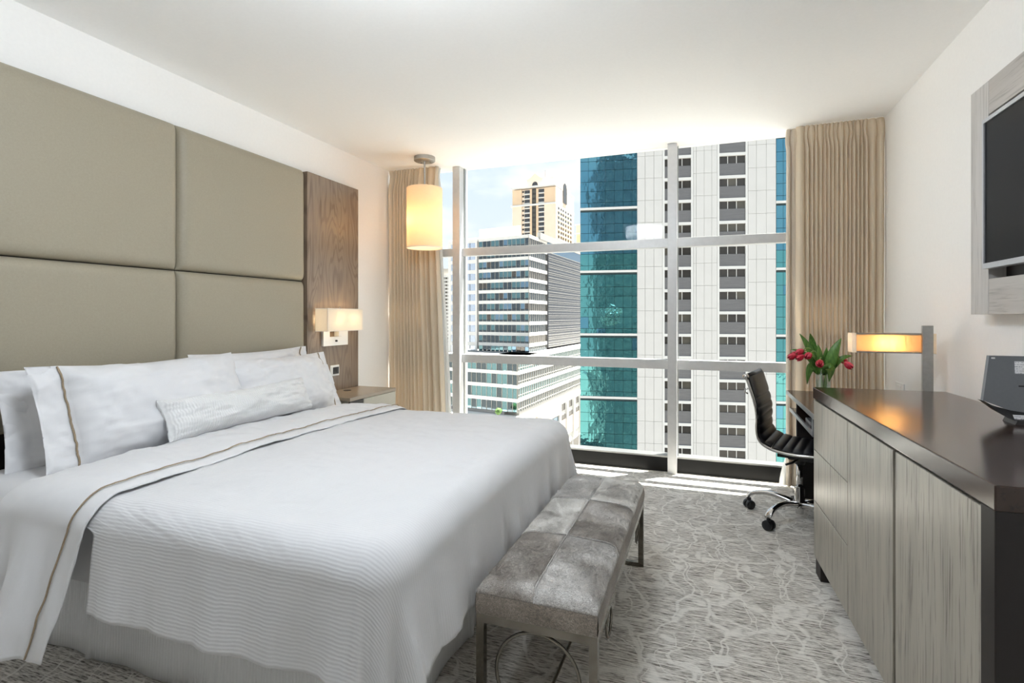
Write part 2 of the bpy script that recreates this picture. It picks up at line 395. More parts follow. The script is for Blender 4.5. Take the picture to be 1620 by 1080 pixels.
# wall sconce
sc_ = empty('wall_sconce', (-2.815, 3.50, 1.05), 'lit rectangular white wall sconce on chrome plate above the nightstand', 'lamp')
bp = MB().box((-2.815, -2.795), (3.365, 3.44), (1.115, 1.20)).box((-2.815, -2.795), (3.58, 3.665), (1.115, 1.20)).box((-2.815, -2.795), (3.365, 3.665), (1.045, 1.115))
bp.build('back_plate', M_satin, sc_)
box('arm', (-2.795, -2.748), (3.49, 3.535), (1.12, 1.20), M_satin, sc_, .003)
sw = MB().lathe([(.001, .012), (.008, .012), (.008, 0), (.001, 0)], (-2.795, 3.512, 1.082), 14, 'X').build('switch', M_blackp, sc_)
sh = MB(); x0, x1, y0, y1, z0, z1, t = -2.805, -2.69, 3.285, 3.72, 1.165, 1.338, .003
sh.box((x1 - t, x1), (y0, y1), (z0, z1)).box((x0, x1 - t), (y0, y0 + t), (z0, z1)).box((x0, x1 - t), (y1 - t, y1), (z0, z1))
shd = sh.build('shade', M_shadew, sc_)
MB().tube([(x1, y0, z0), (x1, y1, z0), (x0, y1, z0), (x0, y0, z0)], .0025, 6, True).build('hem', M_white, shd)
MB().tube([(x1, y0, z1), (x1, y1, z1), (x0, y1, z1), (x0, y0, z1)], .0025, 6, True).build('hem', M_white, shd)
MB().lathe([(.0005, .022), (.005, .02), (.004, .008), (.006, 0), (.0005, 0)], (-2.747, 3.50, 1.335), 12).build('finial', M_chrome, sc_)
MB().tube([(-2.747, 3.50, 1.20), (-2.747, 3.50, 1.335)], .003, 8).build('stem', M_chrome, sc_)
for yy in (3.42, 3.60):
    MB().lathe([(.0005, .04), (.014, .03), (.018, .012), (.010, -.02), (.0005, -.02)], (-2.747, yy, 1.25), 14).build('bulb', M_bulb, sc_)
    lamp_light('sconce_light', (-2.747, yy, 1.255), 2.6, (1, .78, .46), .02, sc_)

# nightstand
ns = empty('nightstand', (-2.63, 3.52, 0), 'low taupe lacquered nightstand below the wall sconce', 'nightstand')
box('top', (-2.813, -2.445), (3.23, 3.842), (.655, .68), M_night, ns, .002)
box('body', (-2.813, -2.46), (3.25, 3.835), (.08, .655), M_nightf, ns)
box('drawer', (-2.46, -2.447), (3.40, 3.838), (.10, .652), M_nightf, ns, .002)
box('door_gap', (-2.46, -2.450), (3.235, 3.397), (.62, .652), M_espx, ns)
MB().lathe([(.0005, .003), (.03, .003), (.03, 0), (.0005, 0)], (-2.72, 3.56, .68), 20).build('grommet', M_blackp, ns)

# ------------------------------------------------------------------ pendant lamp
px, py = -2.33, 4.12
pl = empty('pendant_lamp', (px, py, H), 'cream drum pendant lamp hanging by the tan curtain', 'lamp')
cn = auto_smooth(MB().lathe([(.0005, 0), (.093, 0), (.093, -.032), (.088, -.036), (.0005, -.036)], (px, py, H), 40).build('canopy', M_steel, pl))
for a in (0.6, 2.7, 4.8):
    MB().lathe([(.0005, -.012), (.006, -.010), (.006, 0)], (px + .05 * cos(a), py + .05 * sin(a), H - .036), 10).build('screw', M_chrome, cn)
MB().tube([(px, py, H - .03), (px, py, 2.06)], .0075, 12).build('rod', M_steel, pl)
R = .156; dz0, dz1 = 1.876, 2.405
ds = MB().lathe([(R, dz0), (R, dz1), (R - .003, dz1), (R - .003, dz0)], (px, py, 0), 64, 'Z', True).build('shade', M_shade, pl, True); auto_smooth(ds)
MB().lathe([(R + .001, dz0), (R + .001, dz0 + .008), (R - .004, dz0 + .008), (R - .004, dz0)], (px, py, 0), 64, 'Z', True).build('hem', M_white, ds)
MB().lathe([(.0005, 0), (R - .005, 0)], (px, py, dz0 + .006), 64).build('diffuser', M_shadew, pl)
MB().lathe([(.0005, 0), (R - .005, 0)], (px, py, dz1 - .004), 64).build('top_disc', M_shadew, pl)
MB().lathe([(.0005, .06), (.03, .045), (.034, .01), (.016, -.05), (.0005, -.05)], (px, py, 2.09), 18).build('bulb', M_bulb, pl, True)
lamp_light('pendant_light', (px - .06, py - .04, 2.12), 1.1, (1, .60, .24), .03, pl)

# ------------------------------------------------------------------ curtains
def curtain(name, xa_t, xb_t, xa_b, xb_b, yc, z0, z1, pleats, amp, seed, mat, label, cat='curtain', nu=320, wide=()):
    """hanging folds: rounded fronts toward the room, narrow recessed gaps between them; pinched at the head"""
    rng = random.Random(seed); rows = 44
    wd = [rng.uniform(.85, 1.15) * (2.2 if k in wide else 1) for k in range(pleats)]; tot_ = sum(wd); cut = [0]
    for w in wd: cut.append(cut[-1] + w / tot_)
    am = [rng.uniform(.85, 1.08) for _ in range(pleats)]; sway = [rng.uniform(-1, 1) for _ in range(pleats + 1)]; zig = [rng.choice((-1, 1)) * rng.uniform(.4, 1) for _ in range(pleats + 1)]
    def fn(a, b):
        z = z1 + (z0 - z1) * (b ** 1.35); d = z1 - z
        k = 0
        while k < pleats - 1 and a > cut[k + 1]: k += 1
        f = (a - cut[k]) / (cut[k + 1] - cut[k]); f = max(0, min(1, f))
        pw = (cut[k + 1] - cut[k]) * (xb_t - xa_t)
        lobe = (max(0, sin(pi * f))) ** .7
        head = sm(.02, .20, d)
        t = sm(.2, 2.6, d); x = (xa_t + (xb_t - xa_t) * a) * (1 - t) + (xa_b + (xb_b - xa_b) * a) * t
        sw = sway[k] * (1 - f) + sway[k + 1] * f; zg = zig[k] * (1 - f) + zig[k + 1] * f
        x += pw * .10 * sw * sm(.1, 1.6, d) + zg * .012 * sin(pi * min(1, d / .16)) * (1 - sm(.1, .24, d))
        x += pw * .03 * sin(2 * pi * f) * head                     # fronts bulge over the gaps
        y = yc + amp * .9 - amp * 1.9 * am[k] * lobe * (.55 + .45 * head) + .006 * fbm(a * 7, z * 1.2, seed) * head
        return (x, y, z)
    o = MB().grid(fn, nu, rows).build(name, mat, None, True)
    solid(o, .003); return tag(o, label, cat)
c1 = curtain('curtain', -2.882, -2.345, -2.882, -2.27, 4.385, .012, H - .003, 13, .029, 3, M_curt, 'tan pleated curtain at the nightstand end of the window', 'curtain', 320, (0, 9, 11))
c2 = curtain('curtain', .625, 1.177, .625, 1.177, 4.385, .012, H - .003, 18, .022, 5, M_curt, 'tan pleated curtain behind the desk with tulips', 'curtain', 380, (0, 16, 17))
ln = curtain('lining_edge', .567, .632, .567, .65, 4.43, .012, H - .003, 2, .018, 8, M_curt2, None, None, 40)
ln.parent = c2; ln.matrix_parent_inverse = WM[c2.name].inverted()
for k in ('label', 'category'):
    if k in ln: del ln[k]
s1_ = curtain('sheer_curtain', -2.42, -2.352, -2.36, -2.235, 4.452, .012, H - .003, 4, .016, 11, M_sheer, 'white sheer curtain edge beside the nightstand-end drape', 'curtain', 60)
def sheer_hem():
    def fn(a, b):
        z = 1.4 + (.01 - 1.4) * b; w = .045 + .10 * sm(.75, 1, b) ** .8
        x = .645 - w * (1 - a) * 1.0 + .02 * sm(.8, 1, b)
        return (x + .01 * sin(b * 9), 4.475 + .018 * sin(a * 14 + b * 2) - .06 * sm(.8, 1, b) * a, z)
    o = MB().grid(fn, 40, 40).build('sheer_curtain', M_sheer, None, True); solid(o, .002)
    return tag(o, 'white sheer curtain bunched at the floor behind the office chair', 'curtain')
sheer_hem()

# ------------------------------------------------------------------ bed
bed = empty('bed', (-1.83, 2.1, 0), 'king bed base and mattress with ribbed white skirt', 'bed')
box('bed_base', (-2.80, -.93), (1.36, 2.86), (.03, .36), M_espx, bed)
def rbox(name, x, y, z, r, mat, parent, n=6):
    bm = bmesh.new(); bmesh.ops.create_cube(bm, size=1)
    for v in bm.verts: v.co = ((x[0] + x[1]) / 2 + v.co.x * (x[1] - x[0]), (y[0] + y[1]) / 2 + v.co.y * (y[1] - y[0]), (z[0] + z[1]) / 2 + v.co.z * (z[1] - z[0]))
    bmesh.ops.bevel(bm, geom=bm.edges[:], offset=r, segments=n, affect='EDGES', profile=.5); bm.verts.index_update()
    o = mk(name, [v.co.copy() for v in bm.verts], [[v.index for v in f.verts] for f in bm.faces], mat, parent); bm.free(); return auto_smooth(o, 50)
rbox('mattress', (-2.80, -.80), (1.19, 3.0), (.34, .645), .07, M_lin, bed)
# skirt: pleated ribbed drop round three sides
def skirt():
    pts = [(-2.80, 1.335)]; 
    path = [(-2.80, 1.335), (-.905, 1.335), (-.905, 2.885), (-2.80, 2.885)]
    P = []; L = 0; acc = []
    for i in range(3):
        a, b = Vector(path[i]), Vector(path[i + 1]); n = int((b - a).length / .012)
        for k in range(n): P.append(a + (b - a) * k / n); acc.append(L + (b - a).length * k / n)
        L += (b - a).length
    nrm = lambda s: (0, -1) if s < 1.895 else ((1, 0) if s < 3.445 else (0, 1))
    v = []; uv = []; f = []; rows = 6
    for j in range(rows + 1):
        for p, s in zip(P, acc):
            nx, ny = nrm(s); z = .37 - .365 * j / rows
            o_ = .006 * sin(s * 21) * (j / rows) + .012 * (j / rows) + (.012 if (s % .62) < .03 else 0) * (j / rows)
            v.append((p.x + nx * o_, p.y + ny * o_, z)); uv.append((s, z))
    n = len(P)
    for j in range(rows):
        for i in range(n - 1): f.append((j * n + i, (j + 1) * n + i, (j + 1) * n + i + 1, j * n + i + 1))
    o = mk('bed_skirt', v, f, M_skirt, bed, True, None, uv); solid(o, .003); return o
skirt()

def profile(o, R, flare):
    q = R * pi / 2
    if o < q: th = o / R; return R * sin(th), R * (1 - cos(th))
    return R + flare * (o - q), R + (o - q) * sqrt(1 - flare * flare)
def drape(name, gx0, gx1, x1, y0, y1, zt, Ln, Lf, Lfar, R, flare, nx, ny, mat, wob, wrk, seed, parent=None, headroll=0, thick=.006, skew=0, cutback=0):
    """cloth laid over the bed: gx0..gx1 along the bed, overhang Ln on the near side, Lfar on the far side, Lf at the foot"""
    v = []; uv = []
    for j in range(ny + 1):
        gy = (y0 - Ln) + (y1 + Lfar - y0 + Ln) * j / ny
        for i in range(nx + 1):
            gx = gx0 + (gx1 + Lf - gx0) * i / nx
            ox = max(0, gx - x1); oy = y0 - gy if gy < y0 else (gy - y1 if gy > y1 else 0); sy = -1 if gy < y0 else 1
            r_ = hypot(ox, oy); bx = min(gx, x1); by = min(max(gy, y0), y1)
            if cutback and gy < y0:            # the side drop starts further down the bed
                lim = gx0 + cutback * sm(.04, .16, oy); bx = min(x1, lim + (min(gx, x1) - gx0) / (x1 - gx0) * (x1 - lim))
            if skew and gy < y0: bx -= skew * max(0, oy - .10)
            z = zt(bx, by) + wrk * fbm(gx * 4 + seed, gy * 4) + wrk * .6 * fbm(gx * 11, gy * 11 + seed)
            dx, dy = (ox / r_, sy * oy / r_) if r_ > 1e-6 else (0, 0)
            out, drop = profile(r_, R, flare)
            ang = atan2(oy, ox) if r_ > 1e-6 else 0
            tt = bx + sy * -by * (-1) + ang * .32
            s_ = sm(.08, .45, drop); cornk = cos(ang) if ox > 0 else 0
            w = wob * (1.6 if ox > 0 and oy == 0 else 1 + cornk) * s_ * (sin(tt * 15 + 1.2 * fbm(tt * 3, seed)) * .6 + 1.1 * fbm(tt * 7, r_ * 1.4, seed) + .4 * sin(tt * 31 + 2))
            cornerf = sin(2 * ang) ** 2 if ox > 0 and oy > 0 else 0
            w += cornerf * s_ * .035 * sin(ang * 7 + .6)
            out += w
            if headroll:                       # rolled edge at the pillow side
                t_ = sm(0, headroll, gx - gx0); z = z - (1 - sqrt(max(0, 1 - (1 - t_) ** 2))) * .06
            v.append((bx + dx * out, by + dy * out, z - drop)); uv.append((gx, gy))
    n = nx + 1
    f = [(j * n + i, j * n + i + 1, (j + 1) * n + i + 1, (j + 1) * n + i) for j in range(ny) for i in range(nx)]
    o = mk(name, v, f, mat, parent, True, None, uv); solid(o, thick, -1); return o, v, n
ztop = lambda x, y: .672 + .022 * (1 - ((y - 2.1) / .9) ** 2) + .008 * sin((x + 2) * 2)
du, dv_, _ = drape('duvet', -2.33, -.845, -.845, 1.235, 2.96, ztop, .40, .42, .38, .105, .12, 170, 230, M_duvet, .012, .006, 2.3, None, 0, .006, 0, .49)
tag(du, 'thick white duvet with fine ribs draped over the bed and foot', 'duvet')
zsh = lambda x, y: ztop(x, y) + .003 + .030 * sin(pi * min(1, max(0, (x + 2.38) / .56))) ** .8 + .007 * fbm(x * 6, y * 16, 2) * sm(-1.86, -2.0, x)
ts, tv, tn = drape('folded_sheet', -2.385, -1.85, 5, 1.225, 2.97, zsh, .58, 0, .50, .115, .16, 60, 240, M_sheet, .036, .0075, 8.1, None, .10, .004, .21)
tag(ts, 'smooth white top sheet folded back across the duvet with tan line', 'sheet')
# tan line stitched on the folded sheet
ci = 53; pts = [Vector(tv[j * tn + ci]) + Vector((0, 0, .004)) for j in range(241)]
pp = []
for j, p in enumerate(pts):
    q = pts[min(j + 1, 240)] - pts[max(j - 1, 0)]; nrm_ = Vector((1, 0, 0)).cross(q).normalized()
    pp.append(p + nrm_ * .003)
mb = MB(); N = len(pp)
vv = []
for p in pp: vv += [p + Vector((-.003, 0, 0)), p + Vector((.003, 0, 0))]
mb.add(vv, [(2 * i, 2 * i + 1, 2 * i + 3, 2 * i + 2) for i in range(N - 1)])
o = mb.build('trim_line', M_trim, ts, True); solid(o, .003)

# pillows
def pillow(name, W, Hh, T, center, lean, yaw, mat, label, flange=0, stripe=None, seed=0, side=-1, rib=False, sag=.02, group=None):
    """local x = along the pillow (world +Y), local y = up the pillow, local z = out of the face (world +X)"""
    nu, nv = 72, 48
    fl = flange / W * 2
    def half(sgn):
        def fn(a, b):
            u = -cos(pi * a) * .35 + (2 * a - 1) * .65; v = -cos(pi * b) * .35 + (2 * b - 1) * .65
            ub = u
            if flange:
                ub = (u - side * -fl / 2) / (1 - fl / 2) if side < 0 else (u + fl / 2) / (1 - fl / 2)
                ub = max(-1, min(1, ub))
            th = T / 2 * (max(0, 1 - abs(ub) ** 3.2) ** .55) * (max(0, 1 - abs(v) ** 2.8) ** .6)
            ed = (1 - abs(v)) ; pinch = 1 - .05 * (1 - ub * ub) * abs(v) ** 3
            x = u * W / 2 * (1 - .035 * (1 - v * v) * abs(u) ** 3); y = v * Hh / 2 * pinch
            y -= sag * (u * u - .4) * (1 if v > 0 else .2) * (-.4)
            wr = .017 * fbm(u * 3.2 + seed, v * 2.4, sgn) + .011 * (fbm(u * 7 + seed, v * 3, sgn + 3)) * abs(v) ** 2 * (1 - abs(u) ** 6) + .010 * fbm(u * 3 + v * 3 + seed, v * 5 - u * 3, sgn + 5) * abs(ub) ** 1.5 * (1 - abs(ub) ** 6)
            z = sgn * (th + .004) + wr * (1 if abs(v) < .99 else .3)
            if abs(u) > .995 or abs(v) > .995: z = 0
            z += .012 * sin(u * 2.1 + seed) * (1 if abs(v) > .5 else .5)
            return Vector((x, y, z))
        return fn
    Rm = Matrix(((0, -sin(lean), cos(lean), 0), (1, 0, 0, 0), (0, cos(lean), sin(lean), 0), (0, 0, 0, 1)))
    Mx = Matrix.Translation(center) @ Matrix.Rotation(yaw, 4, 'Z') @ Rm
    m = MB(); F = half(1); Bk = half(-1)
    m.grid(F, nu, nv); k = len(m.v); m.grid(Bk, nu, nv)
    n = nu + 1; uv = [(p[0], p[1]) for p in m.v]
    m.f = m.f[:nu * nv] + [tuple(reversed(q)) for q in m.f[nu * nv:]]
    ring = list(range(n)) + [(j + 1) * n - 1 for j in range(1, nv + 1)] + [nv * n + i for i in range(nu - 1, -1, -1)] + [j * n for j in range(nv - 1, 0, -1)]
    for i in range(len(ring)):
        a, b = ring[i], ring[(i + 1) % len(ring)]; m.f.append((a, k + a, k + b, b))
    wv = [Mx @ Vector(p) for p in m.v]
    o = mk(name, wv, m.f, mat, None, True, None, uv if rib else None)
    tag(o, label, 'pillow', group)
    if stripe is not None:
        inv = .5 * (stripe + 1)
        # find a for the wanted u
        a = min((abs((-cos(pi * q / 400) * .35 + (2 * q / 400 - 1) * .65) - stripe), q / 400) for q in range(401))[1]
        path = [Mx @ (F(a, j / 60) + Vector((0, 0, .008))) for j in range(1, 60)]
        vv = []
        ux = (Mx.to_3x3() @ Vector((1, 0, 0)))
        for p in path: vv += [p - ux * .0034, p + ux * .0034]
        mm = MB().add(vv, [(2 * i, 2 * i + 1, 2 * i + 3, 2 * i + 2) for i in range(len(path) - 1)])
        s_ = mm.build('trim_line', M_trim, o, True); solid(s_, .004)
    return o
pillow('pillow', .96, .42, .13, (-2.685, 1.775, .845), radians(14), 0, M_sheet, 'plain white pillow against headboard behind the pillow with bold tan line', .10, None, 1.3, -1)
pillow('pillow',   .96, .44, .23, (-2.485, 1.80, .862), radians(20), radians(-2), M_sheet, 'large white pillow with bold tan line near its open end', .12, -.765, 4.7, -1)
pillow('pillow', .94, .42, .13, (-2.690, 2.64, .855), radians(12), 0, M_sheet, 'white pillow against headboard with thin line at its upright corner', .08, .84, 7.9, 1)
pillow('pillow', .90, .40, .22, (-2.492, 2.69, .838), radians(22), radians(3), M_sheet, 'white pillow with thin tan line beside the wall sconce panel', .09, .82, 2.2, 1)
pillow('lumbar_pillow', .93, .20, .17, (-2.325, 2.18, .800), radians(24), radians(1), M_rib2, 'long slim ribbed white lumbar pillow in front of the others', 0, None, 5.5, -1, True)

# ------------------------------------------------------------------ bench
bn = empty('bench', (-.495, 2.17, 0), 'patchwork grey cowhide bench on chrome frame at the bed foot', 'bench')
bx0, bx1, by0, by1, bz = -.69, -.30, 1.55, 2.79, .332
def m_hide(name, base, dark, light, seed):
    m = NM(name); v = m.world(loc=(seed, seed * 1.7, 0)); st = m.world(scale=(14, 55, 20), rot=(0, 0, .5 + seed * .3), loc=(seed, 0, 0))
    blot = m.noise(v, 5.2, 3, .55, .6); f = m.noise(st, 7, 4, .7)
    col = m.ramp(blot, [(.30, dark), (.50, base), (.68, light)])
    fn_ = m.noise(m.world(scale=(1, 1, 1)), 420, 2, .7)
    col = m.mix(.6, col, m.ramp(f, [(.3, (.18, .18, .18, 1)), (.7, (.85, .85, .85, 1))]), 'OVERLAY'); col = m.mix(.6, col, m.ramp(fn_, [(.35, (.15, .14, .13, 1)), (.65, (.9, .9, .9, 1))]), 'OVERLAY')
    return m.done(m.bsdf(col, .55, 0, m.bump(f, .4, .004), **{'Sheen Weight': .25}))
hides = [m_hide('grey_hide', lin(146, 139, 132), lin(108, 100, 92), lin(186, 182, 178), 1.0),
         m_hide('pale_hide', lin(206, 203, 198), lin(160, 155, 150), lin(226, 224, 220), 2.4),
         m_hide('silver_hide', lin(176, 173, 170), lin(136, 130, 124), lin(206, 203, 200), 4.1),
         m_hide('brown_grey_hide', lin(124, 114, 104), lin(100, 90, 80), lin(144, 134, 124), 6.3)]
top = .435; rad = .042; xm = -.50
def hide_z(x, y):
    ex = min(x - bx0, bx1 - x); ey = min(y - by0, by1 - y)
    def q(e): t = max(0, min(1, e / rad)); return rad * (1 - sqrt(max(0, 1 - (1 - t) ** 2)))
    c = .012 * sin(pi * (x - bx0) / (bx1 - bx0)) * sin(pi * (y - by0) / (by1 - by0)) ** .5
    return top - hypot(q(ex), q(ey)) + c
ysp = [1.55, 1.975, 2.39, 2.79]
pm = [[0, 1, 2], [2, 0, 1]]
def blades(x0, x1, y0, y1, n, seed, zf, face=None):
    rng = random.Random(seed); v = []; f = []
    for _ in range(n):
        x = rng.uniform(x0, x1); y = rng.uniform(y0, y1); z = zf(x, y)
        fl = fbm(x * 5 + seed, y * 5); a = -pi / 2 + 1.2 * fl + rng.uniform(-.35, .35)
        L = rng.uniform(.010, .022); w = .0008
        k = len(v); dx, dy = cos(a), sin(a)
        ex, ey = x + dx * L, y + dy * L
        ez = (zf(ex, ey) if bx0 < ex < bx1 and by0 < ey < by1 else z - .006) + rng.uniform(.001, .006)
        v += [(x - dy * w, y + dx * w, z), (x + dy * w, y - dx * w, z), (ex, ey, ez)]; f.append((k, k + 1, k + 2))
    return v, f
for ci_, (xa, xb) in enumerate(((bx0, xm), (xm, bx1))):
    for ri in range(3):
        ya, yb = ysp[ri], ysp[ri + 1]
        def fn(a, b):
            x = xa + (xb - xa) * a; y = ya + (yb - ya) * b
            # dense sampling near outer edges, pinched at seams
            if ci_ == 0: x = xa + (xb - xa) * (a ** 1.6)
            else: x = xb - (xb - xa) * ((1 - a) ** 1.6)
            if ri == 0: y = ya + (yb - ya) * (b ** 1.6)
            if ri == 2: y = yb - (yb - ya) * ((1 - b) ** 1.6)
            d = min(abs(x - xm), abs(y - ysp[1]), abs(y - ysp[2])); s_ = 1 - sm(0, .014, d)
            return (x, y, hide_z(x, y) - .005 * s_ + .002 * fbm(x * 9, y * 9))
        p = MB().grid(fn, 26, 34).build('hide_patch', hides[pm[ci_][ri]], bn, True); solid(p, .004, -1)
        v, f = blades(xa + .004, xb - .004, ya + .004, yb - .004, 4200, ci_ * 3 + ri + 1, hide_z)
        tag(mk('fur', v, f, hides[pm[ci_][ri]], p), kind='stuff')
# stitched seams and the cushion's sides
for pts_ in ([(xm, y, hide_z(xm, y) - .002) for y in [by0 + .006 + (by1 - by0 - .012) * k / 60 for k in range(61)]],
             [(x, ysp[1], hide_z(x, ysp[1]) - .002) for x in [bx0 + .006 + (bx1 - bx0 - .012) * k / 40 for k in range(41)]],
             [(x, ysp[2], hide_z(x, ysp[2]) - .002) for x in [bx0 + .006 + (bx1 - bx0 - .012) * k / 40 for k in range(41)]]):
    MB().tube(pts_, .0022, 6).build('seam', hides[2], bn, True)
zs = top - rad
for nm_, fnn in (('n', lambda a, b: (bx0 + (bx1 - bx0) * a, by0 - .004 * sin(pi * b), bz + (zs - bz + .004) * b)), ('e', lambda a, b: (bx1 + .004 * sin(pi * b), by0 + (by1 - by0) * a, bz + (zs - bz + .004) * b)),
                 ('s', lambda a, b: (bx1 - (bx1 - bx0) * a, by1 + .004 * sin(pi * b), bz + (zs - bz + .004) * b)), ('w', lambda a, b: (bx0 - .004 * sin(pi * b), by1 - (by1 - by0) * a, bz + (zs - bz + .004) * b))):
    MB().grid(fnn, 20, 6).build('cushion_side', hides[3], bn, True)
box('cushion_core', (bx0 + .006, bx1 - .006), (by0 + .006, by1 - .006), (bz, zs - .004), hides[3], bn)
fr = MB(); tt = .026
fr.box((bx0, bx1), (by0, by0 + tt), (bz - tt, bz)).box((bx0, bx1), (by1 - tt, by1), (bz - tt, bz)).box((bx0, bx0 + tt), (by0 + tt, by1 - tt), (bz - tt, bz)).box((bx1 - tt, bx1), (by0 + tt, by1 - tt), (bz - tt, bz))
fr.build('top_frame', M_nickel, bn)
for xa in (bx0, bx1 - tt):
    for ya in (by0, by1 - tt): box('leg', (xa, xa + tt), (ya, ya + tt), (0, bz - tt), M_nickel, bn)
for ya in (by0, by1 - tt): box('foot_bar', (bx0 + tt, bx1 - tt), (ya, ya + tt), (0, .020), M_nickel, bn)
def ring(c, r_, ax, rr=.006):
    P = []
    for k in range(48):
        a = 2 * pi * k / 48
        P.append((c[0] + r_ * cos(a), c[1], c[2] + r_ * sin(a)) if ax == 'Y' else (c[0], c[1] + r_ * cos(a), c[2] + r_ * sin(a)))
    return MB().tube(P, rr, 8, True).build('ring', M_nickel, bn, True)
ring((-.49, 1.563, .165), .135, 'Y'); ring((-.49, 2.777, .165), .135, 'Y'); ring((-.306, 1.78, .256), .046, 'X', .005); ring((-.306, 2.56, .256), .046, 'X', .005)
MB().tube([(-.49, 1.57, .028), (-.49, 2.77, .028)], .006, 8).build('stretcher', M_nickel, bn)

# ------------------------------------------------------------------ credenza (stands a little off the wall, turned 2.3 degrees)
cl = 1.621; cang = atan2(.065, 1.618)
cr_ = empty('credenza', (.85, 2.2, 0), 'long low espresso credenza with grey oak doors and drawers', 'credenza')
MC = Matrix.Translation((.567, 1.387, 0)) @ Matrix.Rotation(cang, 4, 'Z')      # local: x into the cabinet, y along the front
D = .555; zt_ = .926
box('top', (0, D), (0, cl), (.872, zt_), M_esp, cr_, .003, MC)
box('end_panel', (0.0, D), (0, .056), (.0, .872), M_espx, cr_, .002, MC)
box('end_panel', (0.012, D), (cl - .03, cl), (.09, .872), M_espx, cr_, .002, MC)
box('carcass', (.022, D - .02), (.056, cl - .03), (.09, .872), M_espx, cr_, 0, MC)
box('leg', (.012, .09), (cl - .10, cl - .004), (0, .09), M_espx, cr_, .002, MC)
box('leg', (D - .09, D - .01), (cl - .10, cl - .004), (0, .09), M_espx, cr_, .002, MC)
f0 = .004
box('door', (f0, .022), (.060, .556), (.09, .862), M_oak, cr_, .002, MC)
box('door', (f0, .022), (.577, 1.050), (.09, .862), M_oak, cr_, .002, MC)
for a, b in ((.620, .862), (.368, .616), (.09, .364)):
    box('drawer', (f0, .022), (1.054, cl - .012), (a, b), M_oak, cr_, .002, MC)
box('front_strip', (.004, .022), (cl - .012, cl - .002), (.09, .872), M_oak, cr_, 0, MC)

# device on the credenza: grey slab leaning on a tapered black foot, rating labels on it
M_grey = speck('grey_satin_plastic', lin(112, 114, 118), .35, .03, 120, .04)
dvx = empty('tabletop_speaker', (1.0, 2.2, zt_), 'dark grey tabletop speaker with tapered foot and white label', 'speaker')
def dpt(a, b, h_): return (.868 + a, 2.20 + h_ + .22 * (b - .07) * .35, zt_ + b)
Wd = .285
body = [(0, .073), (.021, .222), (Wd - .021, .222), (Wd, .073), (Wd - .07, .045), (Wd / 2, .035), (.07, .045)]
auto_smooth(MB().prism(body, 0, .018, dpt).build('body', M_grey, dvx), 30)
foot_ = [(.004, .071), (.03, .055), (.07, .045), (Wd / 2, .035), (Wd - .07, .045), (Wd - .03, .055), (Wd - .004, .071), (Wd - .04, .040), (Wd - .085, .012), (.085, .012), (.04, .040)]
MB().prism(foot_, .006, .05, dpt).build('foot', M_blackp, dvx)
MB().prism([(.078, .0), (.085, .014), (Wd - .085, .014), (Wd - .078, 0)], -.01, .07, dpt).build('base', M_blackp, dvx)
def m_label():
    m = NM('printed_label'); v = m.coords('Object'); s_ = m.n('ShaderNodeSeparateXYZ', {0: v}).outputs
    l_ = m.rng(m.math('SINE', m.math('MULTIPLY', s_[2], 2 * pi / .007)), .3, .5); nn = m.rng(m.noise(m.coords('Object', (300, 1, 120)), 1, 1), .48, .52)
    return m.done(m.bsdf(m.mix(m.math('MULTIPLY', m.math('MULTIPLY', l_, nn), .7), (.85, .84, .85, 1), (.15, .15, .2, 1)), .5))
M_label = m_label()
MB().prism([(.087, .165), (.087, .205), (.135, .205), (.135, .165)], -.001, .001, dpt).build('label', M_label, dvx)
MB().prism([(.083, .016), (.079, .030), (.108, .030), (.112, .016)], .003, .008, dpt).build('label', M_label, dvx)
MB().prism([(.026, .212), (.026, .217), (.036, .217), (.036, .212)], -.001, .001, dpt).build('badge', M_white, dvx)
MB().prism([(.095, .122), (.095, .127), (.125, .127), (.125, .122)], -.0005, .001, dpt).build('slot', M_blackp, dvx)

# ------------------------------------------------------------------ television on its wall frame
tvp = empty('tv_wall_frame', (1.15, 2.1, 1.29), 'pale grey oak frame on the white wall around the television', 'wall panel')
fx0, fx1 = 1.105, XR
box('stile', (fx0, fx1), (2.757, 2.913), (1.288, 2.262), M_oakg, tvp, .002)
box('stile', (fx0, fx1), (1.15, 1.306), (1.288, 2.262), M_oakg, tvp, .002)
box('rail', (fx0, fx1), (1.309, 2.754), (2.12, 2.262), M_oakh, tvp, .002)
box('rail', (fx0, fx1), (1.309, 2.754), (1.288, 1.435), M_oakh, tvp, .002)
box('recess_panel', (1.165, XR), (1.306, 2.757), (1.435, 2.12), M_espx, tvp)
tv = empty('television', (1.10, 2.05, 1.49), 'flat black television with thin silver bezel in the oak frame', 'television')
ta, tb, tz0, tz1, tx = 1.33, 2.735, 1.475, 2.09, 1.075
M_screen = plain('tv_screen', (.006, .006, .007, 1), .3, 0, **{'Specular IOR Level': .08})
M_bezel = speck('silver_bezel', lin(188, 190, 194), .35, .03, 80, .02, .4)
bz_ = MB().box((tx, tx + .035), (ta, tb), (tz0, tz0 + .022)).box((tx, tx + .035), (ta, tb), (tz1 - .016, tz1)).box((tx, tx + .035), (ta, ta + .016), (tz0 + .022, tz1 - .016)).box((tx, tx + .035), (tb - .012, tb), (tz0 + .022, tz1 - .016))
bz_.build('bezel', M_bezel, tv)
box('screen', (tx + .006, tx + .034), (ta + .016, tb - .012), (tz0 + .022, tz1 - .016), M_screen, tv)
box('mount', (tx + .035, 1.165), (1.85, 2.2), (1.65, 1.9), M_blackp, tv)
wo_ = empty('wall_outlet', (XR, 4.08, .77), 'small white outlet plate low on the wall behind the lamp', 'outlet')
box('plate', (XR - .006, XR), (4.0, 4.16), (.78, .85), M_white, wo_, .002)
box('socket', (XR - .009, XR - .006), (4.04, 4.12), (.795, .835), M_white, wo_, .001)

